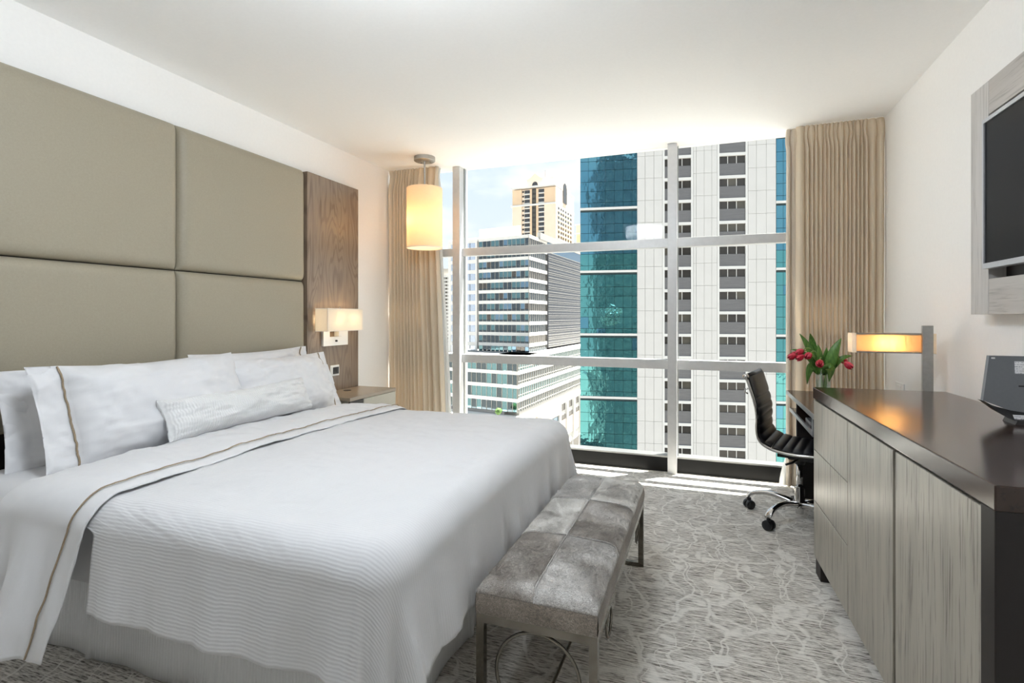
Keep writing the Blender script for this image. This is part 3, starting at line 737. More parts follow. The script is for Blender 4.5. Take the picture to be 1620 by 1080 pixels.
# ------------------------------------------------------------------ desk
dk = empty('desk', (.86, 3.65, 0), 'dark espresso desk with open shelf under its top beside the curtain', 'desk')
dx0 = .545
dtop = MB().prism([(dx0 + .005, 3.07), (dx0, 4.245), (1.165, 4.245), (1.165, 3.07)], .722, .75, lambda a, b, c: (a, b, c)).build('top', M_esp, dk)
M_edge = speck('pale_desk_edge', lin(150, 150, 152), .35, .04, 80, .02, .3)
MB().prism([(dx0, 3.07), (dx0 - .005, 4.245), (dx0, 4.245), (dx0 + .005, 3.07)], .722, .749, lambda a, b, c: (a, b, c)).build('edge_band', M_edge, dk)
box('end_panel', (.60, 1.16), (4.20, 4.235), (0, .722), M_espx, dk)
box('end_panel', (.57, 1.16), (3.07, 3.105), (0, .722), M_espx, dk)
box('back_panel', (1.13, 1.155), (3.105, 4.20), (.10, .722), M_espx, dk)
box('shelf', (.565, 1.13), (3.36, 4.20), (.612, .632), M_esp, dk)
box('shelf_edge', (.555, .565), (3.36, 4.20), (.610, .634), M_edge, dk)
box('shelf_divider', (.555, 1.13), (3.33, 3.36), (.610, .722), M_edge, dk)
rm = box('remote_control', (.58, .62), (3.55, 3.72), (.632, .652), M_edge, None, .004)
tag(rm, 'slim silver remote lying on the shelf under the desk top', 'remote')

# desk lamp
dl = empty('desk_lamp', (1.08, 3.36, .75), 'lit desk lamp with long amber shade on a flat steel post', 'lamp')
box('base', (1.0, 1.16), (3.20, 3.42), (.75, .768), M_steel, dl, .003)
box('post', (1.042, 1.088), (3.272, 3.290), (.768, 1.232), M_steel, dl, .001)
lx0, lx1, ly0, ly1, lz0, lz1 = .735, 1.108, 3.295, 3.388, 1.086, 1.190
shl = MB(); t = .003
shl.box((lx0 + .02, lx1 - .02), (ly0, ly0 + t), (lz0 + .006, lz1 - .006)).box((lx0 + .02, lx1 - .02), (ly1 - t, ly1), (lz0 + .006, lz1 - .006))
shl.box((lx0 + .02, lx1 - .02), (ly0 + t, ly1 - t), (lz0 + .006, lz0 + .009)).box((lx0 + .02, lx1 - .02), (ly0 + t, ly1 - t), (lz1 - .009, lz1 - .006))
shd = shl.build('shade', M_amber, dl)
for xa in (lx0, lx1 - .02):
    box('end_cap', (xa, xa + .02), (ly0 - .002, ly1 + .002), (lz0, lz1), M_shadew, dl, .001)
for za in (lz0, lz1 - .006):
    MB().box((lx0 + .02, lx1 - .02), (ly0 - .002, ly0 + .006), (za, za + .006)).box((lx0 + .02, lx1 - .02), (ly1 - .006, ly1 + .002), (za, za + .006)).build('rail', M_steel, dl)
for xa in (.86, ):
    MB().tube([(xa, 3.342, 1.138), (xa + .08, 3.342, 1.138)], .012, 12).build('bulb', M_bulb, dl)
lamp_light('desk_lamp_light', (.90, 3.335, 1.138), 1.15, (1, .84, .58), .018, dl)

# vase and tulips
VX, VY = .637, 3.5
vase = empty('vase', (VX, VY, .75), 'clear glass cylinder vase of tulips on the desk', 'vase')
M_vglass = m_glass('vase_glass', .14, (.93, .96, .95, 1))
auto_smooth(MB().lathe([(.0005, 0), (.036, 0), (.040, .25), (.0375, .25), (.034, .012), (.0005, .012)], (VX, VY, .75), 32).build('glass', M_vglass, vase))
M_water = m_glass('vase_water', .05, (.88, .95, .92, 1))
MB().lathe([(.0005, .013), (.033, .013), (.0355, .16), (.0005, .16)], (VX, VY, .75), 32).build('water', M_water, vase)
def m_leaf(name, c, c2):
    m = NM(name); f = m.noise(m.coords('Object', (30, 30, 4)), 6, 3)
    return m.done(m.bsdf(m.ramp(f, [(.3, c), (.7, c2)]), .4, 0, None, **{'Subsurface Weight': 0.0}))
M_leaf = m_leaf('tulip_leaf', lin(58, 104, 40), lin(104, 148, 66)); M_stem = m_leaf('tulip_stem', lin(116, 150, 76), lin(146, 172, 98))
M_petal = m_leaf('tulip_petal', lin(168, 10, 36), lin(206, 36, 66)); M_petal2 = m_leaf('pale_petal_edge', lin(200, 44, 74), lin(222, 92, 112))
def bez(p, q, s, n=14):
    p, q, s = Vector(p), Vector(q), Vector(s)
    return [(p * (1 - t) ** 2 + q * 2 * t * (1 - t) + s * t * t) for t in [i / n for i in range(n + 1)]]
def leaf(base, mid, tip, w, parent, twist):
    w *= 1.35
    P = bez(base, mid, tip, 16); v = []; f = []
    for i, p in enumerate(P):
        t = i / 16; q = (P[min(i + 1, 16)] - P[max(i - 1, 0)]).normalized()
        side = q.cross(Vector((sin(twist), -cos(twist), .15))).normalized(); up = side.cross(q)
        ww = w * (sin(pi * (t ** .75)) ** .8 if 0 < t < 1 else .04) 
        v += [p - side * ww + up * ww * .35, p - up * .1 * ww, p + side * ww + up * ww * .35]
    for i in range(16): f += [(3 * i, 3 * i + 1, 3 * i + 4, 3 * i + 3), (3 * i + 1, 3 * i + 2, 3 * i + 5, 3 * i + 4)]
    o = mk('leaf', v, f, M_leaf, parent, True); solid(o, .0012); return o
def tulip(bloom, leaves, label, seed, size=.021):
    rng = random.Random(seed); a = rng.uniform(0, 6.28)
    base = Vector((VX + .018 * cos(a), VY + .018 * sin(a), .766)); B = Vector(bloom); dirx = B - Vector((VX, VY, .98))
    rim = Vector((VX + max(-.028, min(.028, dirx.x * .25)), VY + max(-.028, min(.028, dirx.y * .4)), 1.0))
    t_ = empty('tulip', base, label, 'tulip', 'tulips in the vase')
    mid = rim + (rim - base) * .28 + Vector((dirx.x * .1, 0, .03))
    P = bez(base, (base + rim) / 2 + Vector((0, 0, .01)), rim, 6)[:-1] + bez(rim, Vector((rim.x + (B.x - rim.x) * .35, rim.y, max(rim.z, B.z) + .045)), B, 14)
    MB().tube(P, .0034, 8).build('stem', M_stem, t_, True)
    ax = (P[-1] - P[-3]).normalized(); q = Vector((0, 0, 1)).rotation_difference(ax)
    for k in range(6):
        an = k * pi / 3; rr = size * (1.0 if k % 2 else .9); 
        def fn(u, v):
            s_ = (u - .5) * 1.5; ht = v * size * 2.7; rad = rr * (sin(pi * (.08 + .80 * v)) ** .7) * (1 if v < .95 else .9)
            wv = (1 - v ** 4) ; p = Vector((rad * cos(an + s_ * wv), rad * sin(an + s_ * wv), ht)); return B + q @ p
        o = MB().grid(fn, 6, 8).build('petal', M_petal if k % 3 else M_petal2, t_, True); solid(o, .001)
    for (mid_, tip_, w) in leaves: leaf(rim - Vector((0, 0, .06)), mid_, tip_, w, t_, rng.uniform(-.5, .5))
    return t_
TU = [((.528, 3.46, 1.085), [((.575, 3.48, 1.09), (.509, 3.46, 1.179), .016)], 'red tulip whose bloom stands highest with a tall upright leaf'),
      ((.487, 3.44, 1.057), [((.55, 3.44, 1.09), (.463, 3.46, 1.086), .010)], 'red tulip whose bloom reaches furthest out toward the window'),
      ((.512, 3.50, 1.066), [((.59, 3.52, 1.12), (.564, 3.46, 1.180), .017)], 'red tulip in the cluster of three blooms toward the window'),
      ((.528, 3.45, 1.055), [((.55, 3.44, 1.06), (.545, 3.44, .889), .020)], 'red tulip with a broad leaf drooping beside the vase'),
      ((.558, 3.42, 1.068), [((.61, 3.44, 1.06), (.60, 3.45, 1.12), .014)], 'red tulip leaning between the cluster and the low pink bloom'),
      ((.600, 3.385, 1.028), [((.67, 3.44, 1.04), (.654, 3.44, .908), .024)], 'pink tulip whose bloom hangs just above the vase rim'),
      ((.735, 3.46, 1.018), [((.66, 3.44, 1.06), (.72, 3.46, 1.155), .022), ((.70, 3.45, 1.06), (.774, 3.46, 1.056), .012)], 'red tulip bending down low toward the desk lamp'),
      ((.730, 3.54, 1.040), [((.63, 3.45, 1.03), (.649, 3.46, 1.101), .016)], 'dark red tulip half hidden behind the leaf toward the lamp')]
for i, (b, lv, lb) in enumerate(TU): tulip(b, lv, lb, i + 20, .019 if i != 5 else .021)

# ------------------------------------------------------------------ office chair
ch = empty('office_chair', (.551, 3.739, 0), 'black ribbed leather office chair on polished star base', 'chair')
MH = Matrix.Translation((.551, 3.739, 0)) @ Matrix.Rotation(radians(-15), 4, 'Z')   # local +x = where it faces
def m_leather():
    m = NM('black_leather'); f = m.noise(m.coords('Object'), 160, 4); return m.done(m.bsdf((.010, .010, .012, 1), .36, 0, m.bump(f, .12, .002), **{'Specular IOR Level': .35}))
M_leather = m_leather()
prof = [(.26, .440), (.235, .462), (.19, .470), (.10, .466), (0, .462), (-.07, .468), (-.125, .480), (-.172, .505), (-.198, .545), (-.205, .60), (-.203, .66), (-.210, .72), (-.225, .78), (-.243, .84), (-.262, .90)]
def spline(P, n):
    P = [Vector((p[0], 0, p[1])) for p in P]; out = []
    for i in range(len(P) - 1):
        a, b, c, d = P[max(i - 1, 0)], P[i], P[i + 1], P[min(i + 2, len(P) - 1)]
        for k in range(n):
            t = k / n; out.append(.5 * ((2 * b) + (-a + c) * t + (2 * a - 5 * b + 4 * c - d) * t * t + (-a + 3 * b - 3 * c + d) * t ** 3))
    return out + [P[-1]]
SP = spline(prof, 14); acc = [0]
for i in range(1, len(SP)): acc.append(acc[-1] + (SP[i] - SP[i - 1]).length)
def cushion(name, s0, s1, W, topflat=None):
    idx = [i for i in range(len(SP)) if s0 <= acc[i] <= s1]; v = []; ny = 16
    front = []; back = []
    for i in idx:
        t = (SP[min(i + 1, len(SP) - 1)] - SP[max(i - 1, 0)]).normalized(); n = Vector((t.z, 0, -t.x))  # toward the sitter
        n = -n if (n.z < 0 and acc[i] < .35) else n
        if n.x < 0 and acc[i] > .45: n = -n
        rb = abs(sin(pi * acc[i] / .056)) ** .5 if not (topflat and acc[i] > topflat) else 1
        for j in range(ny + 1):
            y = -W / 2 + W * j / ny; e_ = 1 - abs(2 * j / ny - 1) ** 8
            front.append(SP[i] + n * ((.015 + .010 * rb) * (.45 + .55 * e_)) + Vector((0, y, 0))); back.append(SP[i] - n * .004 + Vector((0, y, 0)))
    m = MB(); k = len(idx); w = ny + 1
    m.v = [tuple(p) for p in front + back]; o2 = len(front)
    for a in range(k - 1):
        for b in range(ny):
            q = a * w + b; m.f += [(q, q + 1, q + w + 1, q + w), (o2 + q, o2 + q + w, o2 + q + w + 1, o2 + q + 1)]
        m.f += [(a * w, a * w + w, o2 + a * w + w, o2 + a * w), (a * w + ny, o2 + a * w + ny, o2 + a * w + w + ny, a * w + w + ny)]
    for b in range(ny): m.f += [(b, o2 + b, o2 + b + 1, b + 1), ((k - 1) * w + b, (k - 1) * w + b + 1, o2 + (k - 1) * w + b + 1, o2 + (k - 1) * w + b)]
    return auto_smooth(m.build(name, M_leather, ch, True, MH), 60)
tot = acc[-1]
cushion('seat', 0, .40, .46); cushion('backrest', .40, tot, .45, tot - .10)
for y in (-.236, .236):
    MB().tube([p + Vector((-.002, y, -.004)) for p in SP[::4]] + [SP[-1] + Vector((0, y, 0))], .009, 8).build('side_rail', M_chrome, ch, True, MH)
    MB().lathe([(.0005, -.012), (.017, -.012), (.019, 0), (.017, .012), (.0005, .012)], (-.268, y, .905), 18, 'Y').build('roller_cap', M_chrome, ch, True, MH)
    MB().tube([(-.25, y, .835), (-.272, y, .828), (-.272, y, .808), (-.255, y, .802)], .005, 8).build('hook', M_chrome, ch, True, MH)
MB().tube([(-.268, -.225, .905), (-.268, .225, .905)], .015, 14).build('top_bar', M_leather, ch, True, MH)
box('under_frame', (-.10, .17), (-.19, .19), (.425, .445), M_blackp, ch, .004, MH)
box('tilt_box', (-.06, .10), (-.06, .06), (.385, .425), M_blackp, ch, .008, MH)
MB().tube([(.0, -.06, .40), (-.02, -.16, .395), (-.05, -.20, .388)], .007, 8).build('lever', M_blackp, ch, True, MH)
MB().lathe([(.0005, .40), (.030, .40), (.034, .385), (.030, .355), (.0005, .355)], (0, 0, 0), 20).build('collar', M_blackp, ch, True, MH)
MB().lathe([(.0005, .36), (.018, .36), (.018, .19), (.0005, .19)], (0, 0, 0), 20).build('gas_column', M_chrome, ch, True, MH)
auto_smooth(MB().lathe([(.0005, .215), (.026, .215), (.030, .20), (.030, .12), (.042, .10), (.042, .085), (.024, .08), (.024, .045), (.0005, .045)], (0, 0, 0), 28).build('hub', M_chrome, ch, True, MH))
C0 = Matrix.Translation((.551, 3.739, 0))
for k in range(5):
    a = radians(157.4 + 72 * k); Mk = C0 @ Matrix.Rotation(a, 4, 'Z')
    secs = []
    for i in range(13):
        t = i / 12; x = .03 + .285 * t; zc = .104 + .032 * sin(pi * t * .85) - .022 * t ** 3 - (.02 * sm(.9, 1, t)); w = .024 - .006 * t + (.004 if t > .9 else 0); h_ = .021 - .008 * t
        secs.append([(x, w * cos(q) , zc + h_ * sin(q)) for q in [2 * pi * j / 12 for j in range(12)]])
    m = MB(); m.v = [p for s_ in secs for p in s_]
    for i in range(12):
        for j in range(12): m.f.append((i * 12 + j, i * 12 + (j + 1) % 12, (i + 1) * 12 + (j + 1) % 12, (i + 1) * 12 + j))
    m.f += [tuple(range(12))[::-1], tuple(144 + j for j in range(12))]
    lg = m.build('star_leg', M_chrome, ch, True, Mk)
    cs = MB()
    Mc = Mk @ Matrix.Translation((.305, 0, 0)) @ Matrix.Rotation(radians(50 + 40 * k), 4, 'Z')
    for s_ in (-1, 1):
        cs.lathe([(.0005, s_ * .006), (.029, s_ * .006), (.031, s_ * .012), (.029, s_ * .026), (.018, s_ * .030), (.0005, s_ * .030)], (0, 0, .031), 20, 'Y')
    cs.lathe([(.0005, .075), (.012, .075), (.014, .05), (.014, .03), (.0005, .03)], (0, 0, 0), 12)
    auto_smooth(cs.build('caster', M_blackp, ch, True, Mc))

# ------------------------------------------------------------------ buildings across the street
def frame(origin, right):
    """local x along the facade to the right, local y into the building, local z up"""
    rx = Vector((right[0], right[1], 0)).normalized(); iy = Vector((-rx.y, rx.x, 0))
    return Matrix(((rx.x, iy.x, 0, origin[0]), (rx.y, iy.y, 0, origin[1]), (0, 0, 1, 0), (0, 0, 0, 1)))
def unit_mesh(name, mat, dx, dy, dz):
    m = MB().box((0, dx), (0, dy), (0, dz)); me = bpy.data.meshes.new(name); me.from_pydata(m.v, [], m.f); me.materials.append(mat); me.update(); return me
MESH = {}
def piece(name, mat, parent, M, x, y, z, tilt=0):
    """a box piece whose mesh is shared with alike pieces"""
    key = (name, mat.name, round(x[1] - x[0], 3), round(y[1] - y[0], 3), round(z[1] - z[0], 3))
    if key not in MESH: MESH[key] = unit_mesh(name, mat, *key[2:])
    T = Matrix.Translation((x[0], y[0], z[0]))
    if tilt: T = T @ Matrix.Rotation(random.uniform(-tilt, tilt), 4, 'Z') @ Matrix.Rotation(random.uniform(-tilt, tilt), 4, 'X')
    return shared(name, MESH[key], parent, M @ T)

def m_facade_glass(name, tint, wav=.5, scale=.9, rough=.03, diff=None):
    m = NM(name); v = m.world(scale=(1, 1, .8)); f = m.noise(v, scale, 3, .5)
    nrm = m.bump(f, wav, .06)
    return m.done(m.bsdf(tint, rough, .92, nrm))
M_teal = m_facade_glass('teal_curtain_glass', lin(98, 164, 166), .55, .6)
M_blueg = m_facade_glass('blue_curtain_glass', lin(94, 150, 170), .5, .6)
M_wpanel = speck('white_facade_panel', lin(212, 210, 207), .7, .02, .6, .05)
M_slab = speck('white_slab_edge', lin(222, 221, 218), .7, .02, .6, .05)
def m_louver():
    m = NM('grey_louvre'); s_ = m.n('ShaderNodeSeparateXYZ', {0: m.n('ShaderNodeNewGeometry').outputs['Position']}).outputs[2]
    w = m.rng(m.math('SINE', m.math('MULTIPLY', s_, 2 * pi / .16)), -1, 1); f = m.noise(m.world(scale=(.6, .6, 8)), 1, 3)
    return m.done(m.bsdf(m.mix(m.math('ADD', m.math('MULTIPLY', w, .5), m.math('MULTIPLY', f, .4)), lin(86, 86, 88), lin(142, 141, 142)), .6, .2, m.bump(w, .3, .03)))
M_louv = m_louver()
M_dwin = speck('dark_window_glass', lin(58, 54, 50), .12, .25, .5, .02)
M_dwin2 = speck('dim_window_glass', lin(84, 80, 72), .15, .25, .5, .02)
M_joint = plain('shadow_joint', lin(150, 148, 145), .8)
M_mull = plain('dark_mullion', lin(40, 62, 66), .5)

# ---- tower with teal glass wing
TWR = frame((-9.16, 76.519), (.986, .166))
tw = empty('office_tower', (-4.5, 80, G), 'white tower with teal glass wing and grey louvred window columns', 'building')
def tpart(name, mat, x, y, z): return MB().box(x, y, z).build(name, mat, tw, False, TWR)
tpart('core', M_joint, (-7.9, 24), (.55, 22), (G, 62))
ztop_, zbot = 30.0, -22.0
# glass wing: rows between white bands, 9.02 m apart
rowz = [(.45, 2.22), (2.22, 3.52), (3.52, 5.17), (5.17, 6.51), (6.51, 8.16), (8.16, 8.86)]
colx = [-8.0, -6.83, -5.66, -4.41, -3.16, -1.93, -.70, 0.0]
colr = [18.34, 19.22, 20.2, 21.2]
tpart('wing_backing', M_mull, (-8.0, 0), (.16, .30), (zbot - 5, 35)); tpart('wing_backing', M_mull, (18.32, 24), (.16, .30), (zbot - 5, 35))
for b in range(-3, 3):
    zb = 7.68 + 9.02 * b
    for xs in ((-8.02, 0), (18.32, 24)): piece('band', M_slab, tw, TWR, xs, (-.10, .16), (zb - .16, zb + .16))
    for (za, zc) in rowz:
        z0_ = zb + 9.02 - zc; z1_ = zb + 9.02 - za
        if z1_ < zbot or z0_ > ztop_: continue
        for cx_ in (colx, colr):
            for i in range(len(cx_) - 1):
                if cx_ is colr and i == 2: continue
                mat = M_blueg if (z0_ > 9 or random.random() < .05) else M_teal
                piece('glass_pane', mat, tw, TWR, (cx_[i] + .02, cx_[i + 1] - .02), (.05, .09), (z0_ + .025, z1_ - .025), .006)
# white panels
FH = 3.115; zj = 23.85
secs = [[0.0, 1.10, 2.29, 3.46], [7.62, 7.99, 9.04, 10.04, 10.75], [14.75, 15.82, 17.07, 18.30]]
for si, xs in enumerate(secs):
    off = (0, .35, .75)[si]
    for k in range(-2, 16):
        z1_ = zj + off - FH * k; z0_ = z1_ - FH
        for i in range(len(xs) - 1):
            piece('facade_panel', M_wpanel, tw, TWR, (xs[i] + .015, xs[i + 1] - .015), (0, .28), (z0_ + .015, z1_ - .015))
# window columns
for (xa, xb) in ((3.48, 7.60), (10.77, 14.73)):
    tpart('column_backing', M_dwin, (xa, xb), (.45, .5), (zbot - 3, 34))
    for xs in ((xa, xa + .28), (xb - .28, xb)): tpart('jamb', M_slab, xs, (.02, .45), (zbot - 3, 34))
    A, B = xa + .28, xb - .28; w = (B - A) / 3
    for k in range(-2, 14):
        zt__ = 23.74 - FH * k                                   # top of the slab
        piece('slab', M_slab, tw, TWR, (A, B), (.02, .45), (zt__ - .40, zt__))
        for i in range(3):
            piece('window_pane', random.choice((M_dwin, M_dwin, M_dwin2)), tw, TWR, (A + i * w + .04, A + (i + 1) * w - .04), (.34, .37), (zt__ - .40 - 1.06, zt__ - .42), .01)
        for i in range(1, 3): piece('window_post', M_slab, tw, TWR, (A + i * w - .04, A + i * w + .04), (.30, .40), (zt__ - 1.46, zt__ - .40))
        piece('louvre_panel', M_louv, tw, TWR, (A, B), (.16, .30), (zt__ - FH, zt__ - 1.46))

# ---- banded office block
OFF = frame((-47.061, 142.508), (.983, -.184)); OFR = frame((-47.061, 142.508), (.05, .999))
ob = empty('office_block', (-55, 160, G), 'broad white banded office block with strip windows and grey glass side', 'building')
def opart(name, mat, F, x, y, z): return MB().box(x, y, z).build(name, mat, ob, False, F)
M_oband = speck('white_spandrel', lin(226, 224, 219), .7, .02, .5, .05)
M_og = [m_facade_glass('strip_glass_' + n_, c_, .15, .5, .06) for n_, c_ in (('teal', lin(104, 136, 142)), ('slate', lin(84, 94, 100)), ('brown', lin(100, 96, 92)), ('blue', lin(118, 146, 166)))]
M_pale = m_facade_glass('pale_blue_glass', lin(206, 216, 230), .1, .5, .15)
M_gg = plain('grey_side_glass', lin(70, 72, 78), .15)
M_lines = plain('pale_fin', lin(172, 167, 158), .6)
opart('core', M_joint, OFF, (-28.7, -7), (.4, 45), (-8.6, 24.2))
opart('roof_slab', M_oband, OFF, (-28.7, -7), (.3, 45), (24.0, 25.0))
opart('side_core', M_joint, OFR, (2.5, 76), (.5, 12), (-8.6, 24.2))
opart('side_roof_slab', M_oband, OFR, (2.5, 76), (.5, 12), (24.2, 24.6))
zb0 = 24.5
for k in range(11):
    z1_ = zb0 - 3.1 * k; piece('spandrel', M_oband, ob, OFF, (-17.3, .0), (0, .4), (z1_ - .95, z1_))
    n_ = 12; w = 17.3 / n_
    for i in range(n_):
        a = -17.3 + w * i
        piece('window_pane', random.choice(M_og[:2] * 5 + M_og[2:]), ob, OFF, (a + .06, a + w - .06), (.16, .22), (z1_ - 2.55, z1_ - .97), .01)
        piece('transom_pane', M_og[1], ob, OFF, (a + .06, a + w - .06), (.16, .22), (z1_ - 3.08, z1_ - 2.63))
    # pale wall and pale panes at the left end
    piece('end_wall', M_oband, ob, OFF, (-28.7, -17.9), (0, .4), (z1_ - 1.1, z1_))
    for a in (-27.6, -25.6, -22.4, -20.4):
        piece('pale_pane', M_pale, ob, OFF, (a, a + 1.8), (.12, .2), (z1_ - 3.08, z1_ - 1.12), .01)
    for xs in ((-28.7, -27.6), (-23.7, -22.4), (-18.5, -17.9)): piece('end_pier', M_oband, ob, OFF, xs, (.02, .4), (z1_ - 3.1, z1_ - 1.1))
    # the banded return of the side face
    piece('side_spandrel', M_oband, ob, OFR, (0, 15.6), (0, .4), (z1_ - .95, z1_))
    sg = MB()
    for i in range(10): sg.box((i * 1.56 + .1, i * 1.56 + 1.46), (.15, .22), (z1_ - 3.05, z1_ - .97))
    sg.build('side_window_strip', M_og[2 if k % 3 == 0 else 1], ob, False, OFR)
fl_ = MB()
for k in range(13): fl_.box((-17.3 + 17.3 / 12 * k - .05, -17.3 + 17.3 / 12 * k + .05), (.10, .18), (-8.5, 24.4))
fl_.build('front_mullions', M_lines, ob, False, OFF)
fl_ = MB()
for k in range(11): fl_.box((1.56 * k - .06, 1.56 * k + .06), (.08, .16), (-8.5, 24.4))
fl_.build('side_mullions', M_lines, ob, False, OFR)
opart('side_glass', M_gg, OFR, (15.8, 75), (-.3, .3), (-8.5, 21.0))
opart('side_blue_glass', M_og[3], OFR, (15.8, 75), (-.3, .3), (21.0, 24.2))
opart('side_parapet', M_joint, OFR, (8, 76), (-.5, .5), (24.2, 26.2))
lv = MB()
for k in range(40):
    z_ = -8.4 + .75 * k + (.2 if k % 3 == 0 else 0); lv.box((15.8, 75), (-.42, -.30), (z_, z_ + (.09 if k % 2 else .05)))
lv.build('side_fins', M_lines, ob, False, OFR)
scn = MB().box((-23, -8), (9, 9.3), (24.8, 29.0))
for k in range(24): scn.box((-23 + .64 * k, -22.85 + .64 * k), (8.8, 9), (24.8, 28.9))
for k in range(3): scn.box((-23, -8), (8.85, 9), (25.4 + 1.4 * k, 25.5 + 1.4 * k))
scn.build('roof_screen', M_oband, ob, False, OFF)

# ---- podium in front of the block
PF = frame((-42.072, 118.776), (.983, -.184)); PR = frame((-42.072, 118.776), (.05, .999))
pb = empty('podium_block', (-48, 140, G), 'lower banded block with white base at the foot of the office block', 'building')
def ppart(name, mat, F, x, y, z): return MB().box(x, y, z).build(name, mat, pb, False, F)
ppart('core', M_joint, PF, (-30, -4), (.5, 22), (-23.5, -9)); 
ppart('side_core', M_joint, PR, (2.2, 90), (.5, 12), (-23.5, -9.0))
for k in range(4):
    z1_ = -8.6 - 3.28 * k + .0
    piece('spandrel', M_oband, pb, PF, (-30, .0), (0, .5), (z1_ - .85, z1_)); piece('side_spandrel', M_oband, pb, PR, (0, 90), (0, .5), (z1_ - .85, z1_))
    w = 1.5
    for i in range(15):
        a = -22.5 + w * i; piece('window_pane', random.choice(M_og[:2]), pb, PF, (a + .06, a + w - .06), (.2, .26), (z1_ - 3.26, z1_ - .87), .01)
    sg = MB(); sf = MB()
    for i in range(58):
        sg.box((i * 1.5 + .1, i * 1.5 + 1.4), (.2, .28), (z1_ - 3.26, z1_ - .87)); sf.box((i * 1.5 - .1, i * 1.5 + .1), (.1, .2), (z1_ - 3.28, z1_ - .85))
    sf.box((0, 88), (.1, .2), (z1_ - 2.65, z1_ - 2.5))
    sg.build('side_window_strip', M_og[k % 2], pb, False, PR); sf.build('side_mullions', M_lines, pb, False, PR)
    sf = MB()
    for i in range(16): sf.box((-22.5 + w * i - .06, -22.5 + w * i + .06), (.12, .2), (z1_ - 3.28, z1_ - .85))
    sf.build('front_mullions', M_lines, pb, False, PF)
ppart('terrace', M_oband, PF, (-34, .6), (-6, 1), (-24.6, -22.6))
M_tan = speck('pale_tan_cladding', lin(214, 198, 182), .8, .04, .4, .05)
ppart('base', M_oband, PR, (-6, 92), (-1.2, 20), (G, -23.4))
for a in range(8):
    x_ = 27.5 + 7.2 * a
    piece('pier', M_slab, pb, PR, (x_ - .7, x_ + .7), (-1.9, -1.2), (G + 6, -23.6)); piece('cladding_panel', M_tan, pb, PR, (x_ + .7, x_ + 6.5), (-1.45, -1.2), (G + 8, -28.8))
    piece('opening', M_dwin, pb, PR, (x_ + .9, x_ + 6.0), (-1.35, -1.2), (-26.2, -24.2)); piece('opening', M_dwin, pb, PR, (x_ + .9, x_ + 6.0), (-1.5, -1.2), (-28.6, -27.4))
    piece('shop_front', M_og[2], pb, PR, (x_ + .7, x_ + 6.5), (-1.3, -1.2), (G + 1, G + 5))
ppart('big_window', M_og[3], PR, (18.5, 26.5), (-1.5, -1.2), (-38, -27))
ppart('canopy_band', M_tan, PR, (9, 27), (-1.8, -1.2), (-26.6, -24.0))
for a in range(3): piece('opening', M_dwin, pb, PR, (-5 + 4.6 * a, -1.2 + 4.6 * a), (-1.35, -1.2), (-27.6, -25.4))

# ---- peach tower with cornices
PE = frame((-91.883, 334.827), (.999, -.053)); PE2 = frame((-91.883, 334.827), (.053, .999))
pe = empty('apartment_tower', (-107, 355, G), 'peach apartment tower with stepped cornices and arched windows behind the office block', 'building')
def epart(name, mat, F, x, y, z): return MB().box(x, y, z).build(name, mat, pe, False, F)
M_peach = speck('peach_stucco', lin(226, 198, 166), .85, .04, .2, .05); M_cream = speck('cream_stucco', lin(238, 218, 196), .85, .03, .2, .05)
M_pw = m_facade_glass('apartment_glass', lin(92, 92, 92), .1, .3, .1)
epart('shaft', M_cream, PE, (-31, -1), (.5, 40), (G, 86)); 
epart('corner_bay', M_peach, PE, (-31, -24.4), (-.3, .5), (76, 86)); epart('corner_bay', M_peach, PE, (-8.2, -.5), (-.3, .5), (76, 86))
epart('corner_bay', M_cream, PE, (-31, -24.4), (-.3, .5), (G, 75)); epart('corner_bay', M_cream, PE, (-8.2, -.5), (-.3, .5), (G, 75))
for zz in (75.2, 87.2): epart('cornice', M_slab, PE, (-32, 0), (-1.0, 41), (zz - .5, zz + .6))
epart('attic', M_cream, PE, (-29, -2), (2, 38), (87.8, 91)); epart('attic_cornice', M_slab, PE, (-27, -3), (4, 36), (91, 92))
epart('crown', M_peach, PE, (-25, -4), (6, 34), (92, 94.2))
MB().prism([(-21, 87.8), (-9.5, 87.8), (-9.5, 92.5), (-12, 93.8), (-15.2, 96.4), (-18.5, 93.8), (-21, 92.5)], 1.0, 3.0, lambda a, b, c: (a, c, b)).build('gable', M_cream, pe, False, PE)
MB().prism([(-17.2, 88.2)] + [(-15.2 - 2 * cos(pi * k / 10), 88.6 + 2.3 * sin(pi * k / 10)) for k in range(11)] + [(-13.2, 88.2)], .9, 1.0, lambda a, b, c: (a, c, b)).build('arched_window', M_pw, pe, False, PE)
MB().tube([(-12, 12, 94), (-12, 12, 101)], .18, 6).build('mast', M_joint, pe, False, PE)
epart('recess', M_dwin, PE, (-17.5, -12.8), (.2, .5), (40, 86))
epart('recess_wall', M_peach, PE, (-18.4, -17.0), (-.1, .5), (40, 86)); epart('recess_wall', M_peach, PE, (-14.0, -12.6), (-.1, .5), (40, 86))
for k in range(11):
    z_ = 85.4 - 3.15 * k
    for (a, b) in ((-22.4, -18.7), (-12.3, -8.5)):
        piece('window', M_pw, pe, PE, (a, b), (.3, .5), (z_ - 2.3, z_)); piece('balcony', M_slab, pe, PE, (a - .2, b + .2), (-.2, .5), (z_ - 2.9, z_ - 2.3))
    piece('window', M_dwin, pe, PE, (-24.1, -22.8), (.3, .5), (z_ - 1.4, z_ - .2)); piece('window', M_dwin2, pe, PE, (-16.6, -14.4), (.1, .2), (z_ - 2.2, z_ - .3))
rw = MB(); rb_ = MB()
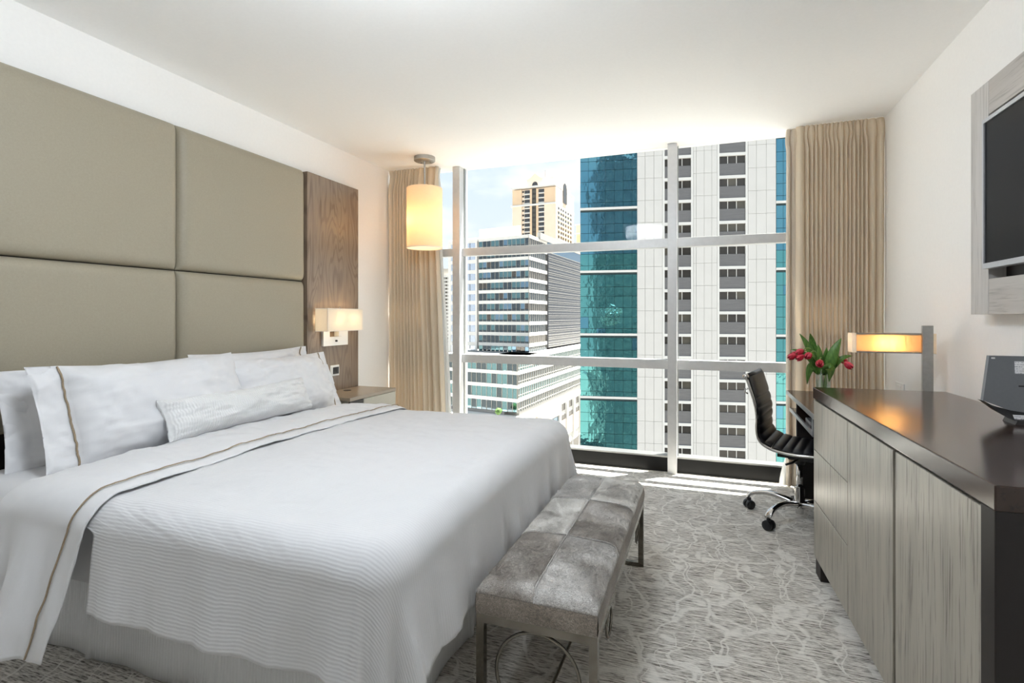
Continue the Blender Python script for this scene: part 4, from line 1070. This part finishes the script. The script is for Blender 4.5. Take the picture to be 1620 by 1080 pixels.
for k in range(13):
    z_ = 73.5 - 3.15 * k
    for x_ in (3.5, 9, 13.5, 19, 25, 31): rw.box((x_, x_ + 3.0), (-.1, .5), (z_ - 2.1, z_))
    rb_.box((2, 36), (-.8, -.1), (z_ - 2.7, z_ - 2.2))
rw.build('side_windows', M_pw, pe, False, PE2); rb_.build('side_balconies', M_slab, pe, False, PE2)
epart('side_wall', M_cream, PE2, (-.5, 40), (0, .6), (G, 86))
MB().prism([(14, 78), (14, 88)] + [(18 - 4 * cos(pi * k / 10), 88 + 4 * sin(pi * k / 10)) for k in range(11)] + [(22, 88), (22, 78)], -.5, -.1, lambda a, b, c: (a, c, b)).build('side_arched_window', M_pw, pe, False, PE2)
MB().prism([(11, 86), (11, 92), (18, 96), (25, 92), (25, 86)], -.1, 2, lambda a, b, c: (a, c, b)).build('side_gable', M_cream, pe, False, PE2)
# its lower neighbour, half hidden
p2 = empty('apartment_tower', (-70, 400, G), 'peach apartment tower half hidden behind the teal glass wing', 'building')
PN = frame((-92, 392), (.999, -.053))
MB().box((0, 30), (0, 30), (G, 70)).build('shaft', M_cream, p2, False, PN); MB().box((1, 30), (-.5, 0), (42, 62)).build('bay', M_peach, p2, False, PN)
for zz in (63, 69.5): MB().box((-.8, 30.5), (-1, 31), (zz, zz + 1)).build('cornice', M_slab, p2, False, PN)

# ---- far grey-white tower by the curtain
ft = empty('residential_tower', (-205, 405, G), 'distant pale tower with gridded balconies next to the window mullion', 'building')
FF = frame((-215, 402), (.94, .34))
MB().box((0, 13), (0, 14), (G, 36)).build('shaft', M_slab, ft, False, FF); MB().box((3, 9), (3, 9), (36, 42)).build('lift_house', M_lines, ft, False, FF)
gw = MB()
for k in range(25):
    for i in range(6): gw.box((.5 + 2.1 * i, 2.1 + 2.1 * i), (-.15, 0), (34.4 - 3 * k - 1.7, 34.4 - 3 * k))
gw.build('windows', M_dwin2, ft, False, FF)

# ---- small things far below
M_green = speck('tree_foliage', lin(70, 98, 44), .8, .3, 1.5, .3)
def tree(x, y, z, r_, label):
    bm = bmesh.new(); bmesh.ops.create_icosphere(bm, subdivisions=3, radius=r_)
    for v in bm.verts: v.co = v.co * (1 + .35 * noise.noise(v.co * 2.2 / r_)) + Vector((0, 0, r_ * 1.9))
    bm.verts.index_update(); t_ = empty('tree', (x, y, z), label, 'tree')
    Mt = Matrix.Translation((x, y, z))
    mk('crown', [v.co.copy() for v in bm.verts], [[v.index for v in f.verts] for f in bm.faces], M_green, t_, True, Mt); bm.free()
    MB().tube([(0, 0, 0), (0, 0, r_ * 1.5)], r_ * .1, 8).build('trunk', M_tan, t_, False, Mt)
pp_ = PF @ Vector((-3.2, -3.5, 0)); tree(pp_.x, pp_.y, -22.6, .8, 'small green shrub on the white terrace of the lower block')
for i, s_ in enumerate((40, 52)):
    q = PR @ Vector((s_, -8, 0)); tree(q.x, q.y, G, 2.2, ('street tree below the tan cladding nearer the terrace', 'street tree below the tan cladding nearer the teal glass')[i])

# ------------------------------------------------------------------ groups and joined fine pieces
for o in bpy.data.objects:
    n = o.name.split('.')[0]
    if o.parent is not None and n in ('side_window_strip', 'side_mullions', 'front_mullions', 'side_fins', 'side_windows', 'side_balconies', 'windows'): o['kind'] = 'stuff'
    if o.parent is None:
        g = {'pillow': 'white pillows against the headboard', 'curtain': 'tan curtains at the window', 'sheer_curtain': 'white sheers at the window', 'apartment_tower': 'peach apartment towers'}.get(n)
        if g: o['group'] = g
        if n == 'tree' and 'street' in o['label']: o['group'] = 'street trees'
